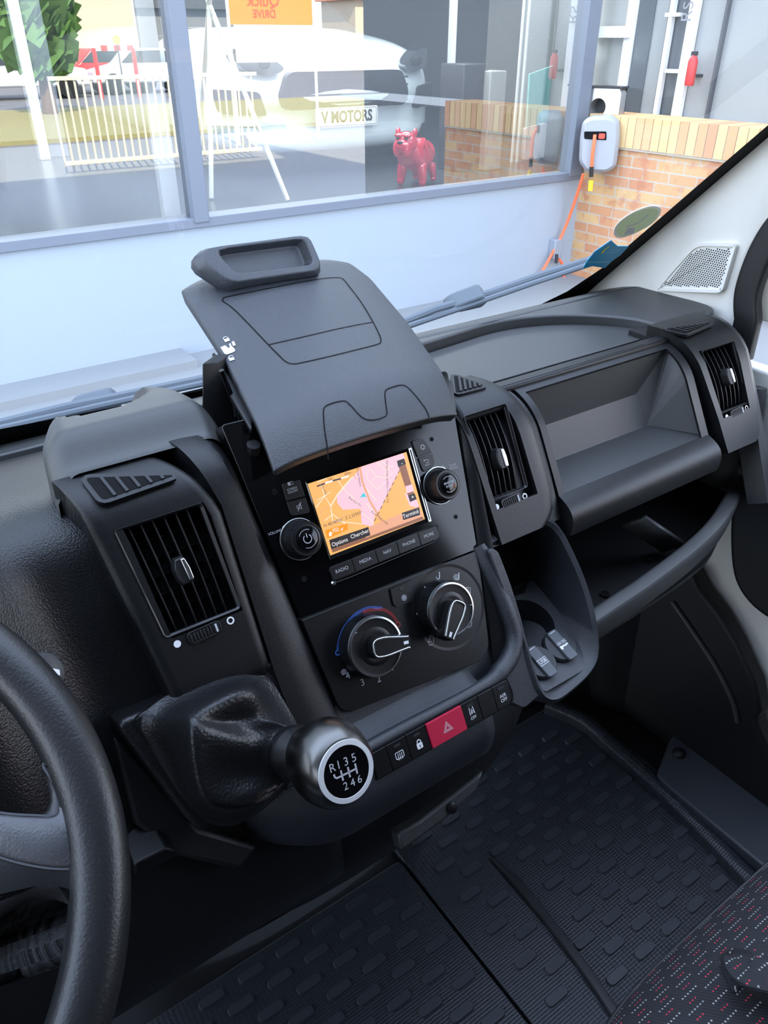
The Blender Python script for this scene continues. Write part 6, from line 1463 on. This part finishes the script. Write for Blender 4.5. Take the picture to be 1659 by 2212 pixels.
# ================================================================== THE STREET BEHIND, SEEN IN THE GLASS
def mir(px, py, z): p = zp(px, py, z); return Vector((p.x, 2*GY-p.y, z))
def miy(px, py, y): p = yp(px, py, 2*GY-y); return Vector((p.x, y, p.z))
FEN = mat('cream painted steel', (.80, .74, .55), .5); GRS = mat('dry grass', (.30, .27, .12), .9)
f0 = -5.0
def fence(px0, px1, py_t, py_b, y, lab):
    a = miy(px0, py_b, y); b = miy(px1, py_b, y); zt = miy((px0+px1)/2, py_t, y).z; zb = GZ
    t = thing('railing_fence', lab, 'fence', (a.x, y, zb)); x = min(a.x, b.x); x1 = max(a.x, b.x)
    mb = MB(); mb.box((x, y-.03, zt-.05), (x1, y+.03, zt)); part('top_rail', mb, FEN, t); mb = MB(); mb.box((x, y-.03, zb+.12), (x1, y+.03, zb+.17)); part('bottom_rail', mb, FEN, t)
    k = 0
    while x < x1 and k < 95: mb = MB(); mb.box((x, y-.012, zb+.1), (x+.025, y+.012, zt)); part('baluster', mb, FEN, t); x += .115; k += 1
fence(130, 565, 160, 300, -3.6, 'cream railing fence on the street, its left run')
fence(845, 1085, 148, 290, -6.5, 'cream railing fence on the street, its right run')
mb = MB(); mb.box((-20, -16, GZ-.02), (30, -8, GZ+.06)); struct('grass_verge', mb, GRS, 'dry grass verge across the street')
def bodycar(loc, s, paint, lab, rot=0):
    v = thing('parked_car', lab, 'car', loc); L_ = Vector(loc)
    P = [(-2.1, .35), (-2.0, .75), (-1.1, .95), (-.6, 1.40), (.7, 1.42), (1.4, .95), (2.05, .85), (2.15, .35)]
    fr = Frame(L_, (1, 0, 0), (0, 0, 1)); mb = MB(); mb.prism(fr, rpoly([(a*s, b*s) for a, b in P], .1*s), -.85, .85); part('body', mb, paint, v, bev=.06)
    mb = MB(); mb.prism(fr, rpoly([(a*s, b*s) for a, b in [(-1.0, .98), (-.55, 1.34), (.65, 1.36), (1.2, .98)]], .05*s), -.87, .87); part('windows', mb, CGL, v)
    for q in (-1.35, 1.35): mb = MB(); mb.lathe(fr.shift(q*s, .33*s, 0), [(.33*s, -.88), (.33*s, .88)], 20); part('wheels', mb, RUB, v)
RP = mat('red car paint', (.70, .02, .02), .3); SP = mat('silver car paint', (.55, .57, .60), .3)
for i, (px, py, y, pt_, lab) in enumerate(((40, 165, -22, SP, 'silver car parked in the street reflection, leftmost'), (225, 160, -24, RP, 'red car parked behind the cream fence in the reflection'), (305, 150, -23, SP, 'silver car parked beside the red one in the reflection'), (925, 100, -26, RP, 'red pick-up in the reflection right of the showroom car'), (1070, 95, -30, SP, 'silver car far away in the reflection'))):
    p = miy(px, py, y); bodycar((p.x, y, GZ), 1.0 if i != 3 else 1.2, pt_, lab)
p = miy(1020, 90, -27); vn = thing('white_van', 'white van parked in the reflection beside the red pick-up', 'van', (p.x, -27, GZ)); mb = MB()
mb.prism(Frame((p.x, -27, GZ), (1, 0, 0), (0, 0, 1)), rpoly([(-1.4, .3), (-1.4, 2.3), (.6, 2.3), (1.3, 1.3), (1.9, 1.0), (1.9, .3)], .15), -.9, .9); part('body', mb, WPA, vn, bev=.05)
mb = MB(); mb.prism(Frame((p.x, -27, GZ), (1, 0, 0), (0, 0, 1)), [(-.1, 1.3), (-.1, 2.0), (.5, 2.0), (1.0, 1.35)], -.93, .93); part('windows', mb, CGL, vn)
# trees, buildings
LFM = mat('foliage', (.10, .22, .06), .9); BLD = mat('house render', (.62, .52, .40), .9); ROF = mat('roof tiles', (.40, .16, .09), .9)
def tree(px, y, h_, r, lab, conif=False):
    p = miy(px, 120, y); t = thing('tree', lab, 'tree', (p.x, y, GZ)); rnd = random.Random(px); mb = MB(); mb.tube([(p.x, y, GZ), (p.x+.1, y, GZ+h_*.6)], [.2, .1], 8); part('trunk', mb, mat('bark', (.15, .10, .07), .9), t)
    mb = MB()
    for k in range(420):
        u = rnd.random(); a = rnd.uniform(0, 6.28); rr = r*((1-u)*.9+.1 if conif else sin(pi*min(.98, u*.85+.12)))*rnd.uniform(.5, 1.08); z = GZ+h_*(.25+.75*u)
        c = Vector((p.x+rr*cos(a), y+rr*sin(a), z)); d = rnd.uniform(.15, .35); e1 = Vector((rnd.uniform(-1, 1), rnd.uniform(-1, 1), rnd.uniform(-1, 1))).normalized()*d; e2 = e1.orthogonal().normalized()*d
        mb.add([c-e1-e2, c+e1-e2, c+e1+e2, c-e1+e2], [(0, 1, 2, 3)])
    part('foliage', mb, LFM, t, smooth=False)
tree(85, -14, 3.9, .9, 'green tree in the reflection at the left edge'); tree(1028, -34.5, 6, 1.4, 'pointed conifer in the reflection above the white van', True); tree(1150, -38, 6.5, 2.2, 'broad tree far right in the reflection'); tree(1075, -47, 4.5, 1.2, 'low tree between the conifer and the broad tree in the reflection')
for i, (px, y, w_, h_, lab) in enumerate(((140, -32, 7, 5.2, 'pale building at the left of the reflection'), (300, -40, 12, 4.2, 'long grey hall in the reflection'), (880, -38, 8, 5.0, 'house with red roof in the reflection right of the car'), (1110, -52, 9, 5.4, 'yellow house with red roof at the right of the reflection'))):
    p = miy(px, 120, y); bd = thing('building', lab, 'building', (p.x, y, GZ)); mb = MB(); mb.box((p.x-w_/2, y-4, GZ), (p.x+w_/2, y, GZ+h_*.75)); part('walls', mb, BLD if i != 1 else SWL, bd)
    mb = MB(); fr = Frame((p.x, y-2, GZ+h_*.75), (1, 0, 0), (0, 0, 1)); mb.prism(fr, [(-w_/2-.3, 0), (w_/2+.3, 0), (w_/2-.8, h_*.25), (-w_/2+.8, h_*.25)], -2.4, 2.4); part('roof', mb, ROF if i > 1 else GRY, bd)
# orange banner with mirrored-in-glass lettering
y_ = -5.5; q0 = miy(497, 60, y_); q1 = miy(680, 45, y_); 
ob = thing('banner_sign', 'orange Quick DRIVE banner over the forecourt, seen mirrored in the glass', 'sign', (q0.x, y_, q0.z))
bf = Frame(((q0.x+q1.x)/2, y_, q0.z+.55), (-1, 0, 0), (0, 0, 1)); wd = abs(q1.x-q0.x); mb = MB(); mb.prism(bf, [(-wd/2, -.5), (wd/2, -.5), (wd/2, .8), (-wd/2, .8)], -.02, 0); part('sheet', mb, mat('banner orange', (.95, .28, .03), .5), ob)
mb = MB(); mb.prism(bf, [(-wd/2, .30), (wd/2, .30), (wd/2, .8), (-wd/2, .8)], 0, .004); part('red_band', mb, mat('banner red', (.75, .02, .03), .5), ob)
cwx = miy(572, 15, y_); a0 = (cwx-bf.O).dot(bf.ax); 
mb = MB(); mb.text('Quick', bf, a0, -.14, .26, .006, bold=.004); mb.text('DRIVE', bf, a0, -.34, .17, .006, bold=.004); part('sign_lettering', mb, mat('banner print', (.55, .10, .02), .5), ob, smooth=False)
for s in (-1, 1): mb = MB(); mb.tube([bf.P(s*wd/2, .9, 0), Vector((bf.P(s*wd/2, 0, 0).x, y_, GZ))], .03, 8); part('post', mb, ALW, ob)
# red-white height barrier and yellow sign
hb_ = thing('height_barrier', 'red and white height barrier in the street reflection', 'barrier', (miy(240, 150, -20).x, -20, GZ)); pa, pb = miy(203, 104, -20), miy(288, 104, -20)
for k in range(6):
    mb = MB(); x0 = pa.x+(pb.x-pa.x)*k/6; x1 = pa.x+(pb.x-pa.x)*(k+1)/6; mb.box((x0, -20.05, pa.z-.08), (x1, -19.95, pa.z+.08)); part('bar_segment', mb, RP if k % 2 else ALW, hb_)
for p in (pa, pb): mb = MB(); mb.tube([p, Vector((p.x, p.y, GZ))], .07, 8); part('post', mb, RP, hb_)
p = miy(253, 86, -18); ys = thing('round_road_sign', 'round yellow road sign on a post in the reflection', 'road sign', (p.x, -18, GZ)); mb = MB(); mb.lathe(Frame((p.x, -18, p.z), (-1, 0, 0), (0, 0, 1)), [(.12, -.01), (.12, .01)], 20); part('disc', mb, mat('sign yellow', (.95, .5, .02), .5), ys); mb = MB(); mb.tube([(p.x, -18.02, p.z), (p.x, -18.02, GZ)], .025, 6); part('post', mb, GRY, ys)
# van bonnet and bodywork outside the glass (own vehicle)
mb = MB(); mb.grid(lambda i, j: Vector((-1.02+2.06*i/20, .98+.75*j/8, .65-.43*(j/8)**1.0-.06*abs(-1+i/10)**3)), 20, 8); vb = thing('van_bodywork', 'white bonnet and nose of the van below the windshield', 'bodywork', (0, 1.3, .6)); part('bonnet', mb, mat('bonnet paint', (.6, .62, .63), .6), vb, solid=.01)
mb = MB(); mb.grid(lambda i, j: Vector((-1.02+2.06*i/20, 1.735+.10*sin(j/8*pi*.5), .215-.06*abs(-1+i/10)**3-.60*j/8)), 20, 8); part('van_front', mb, WPA, vb, solid=.01)
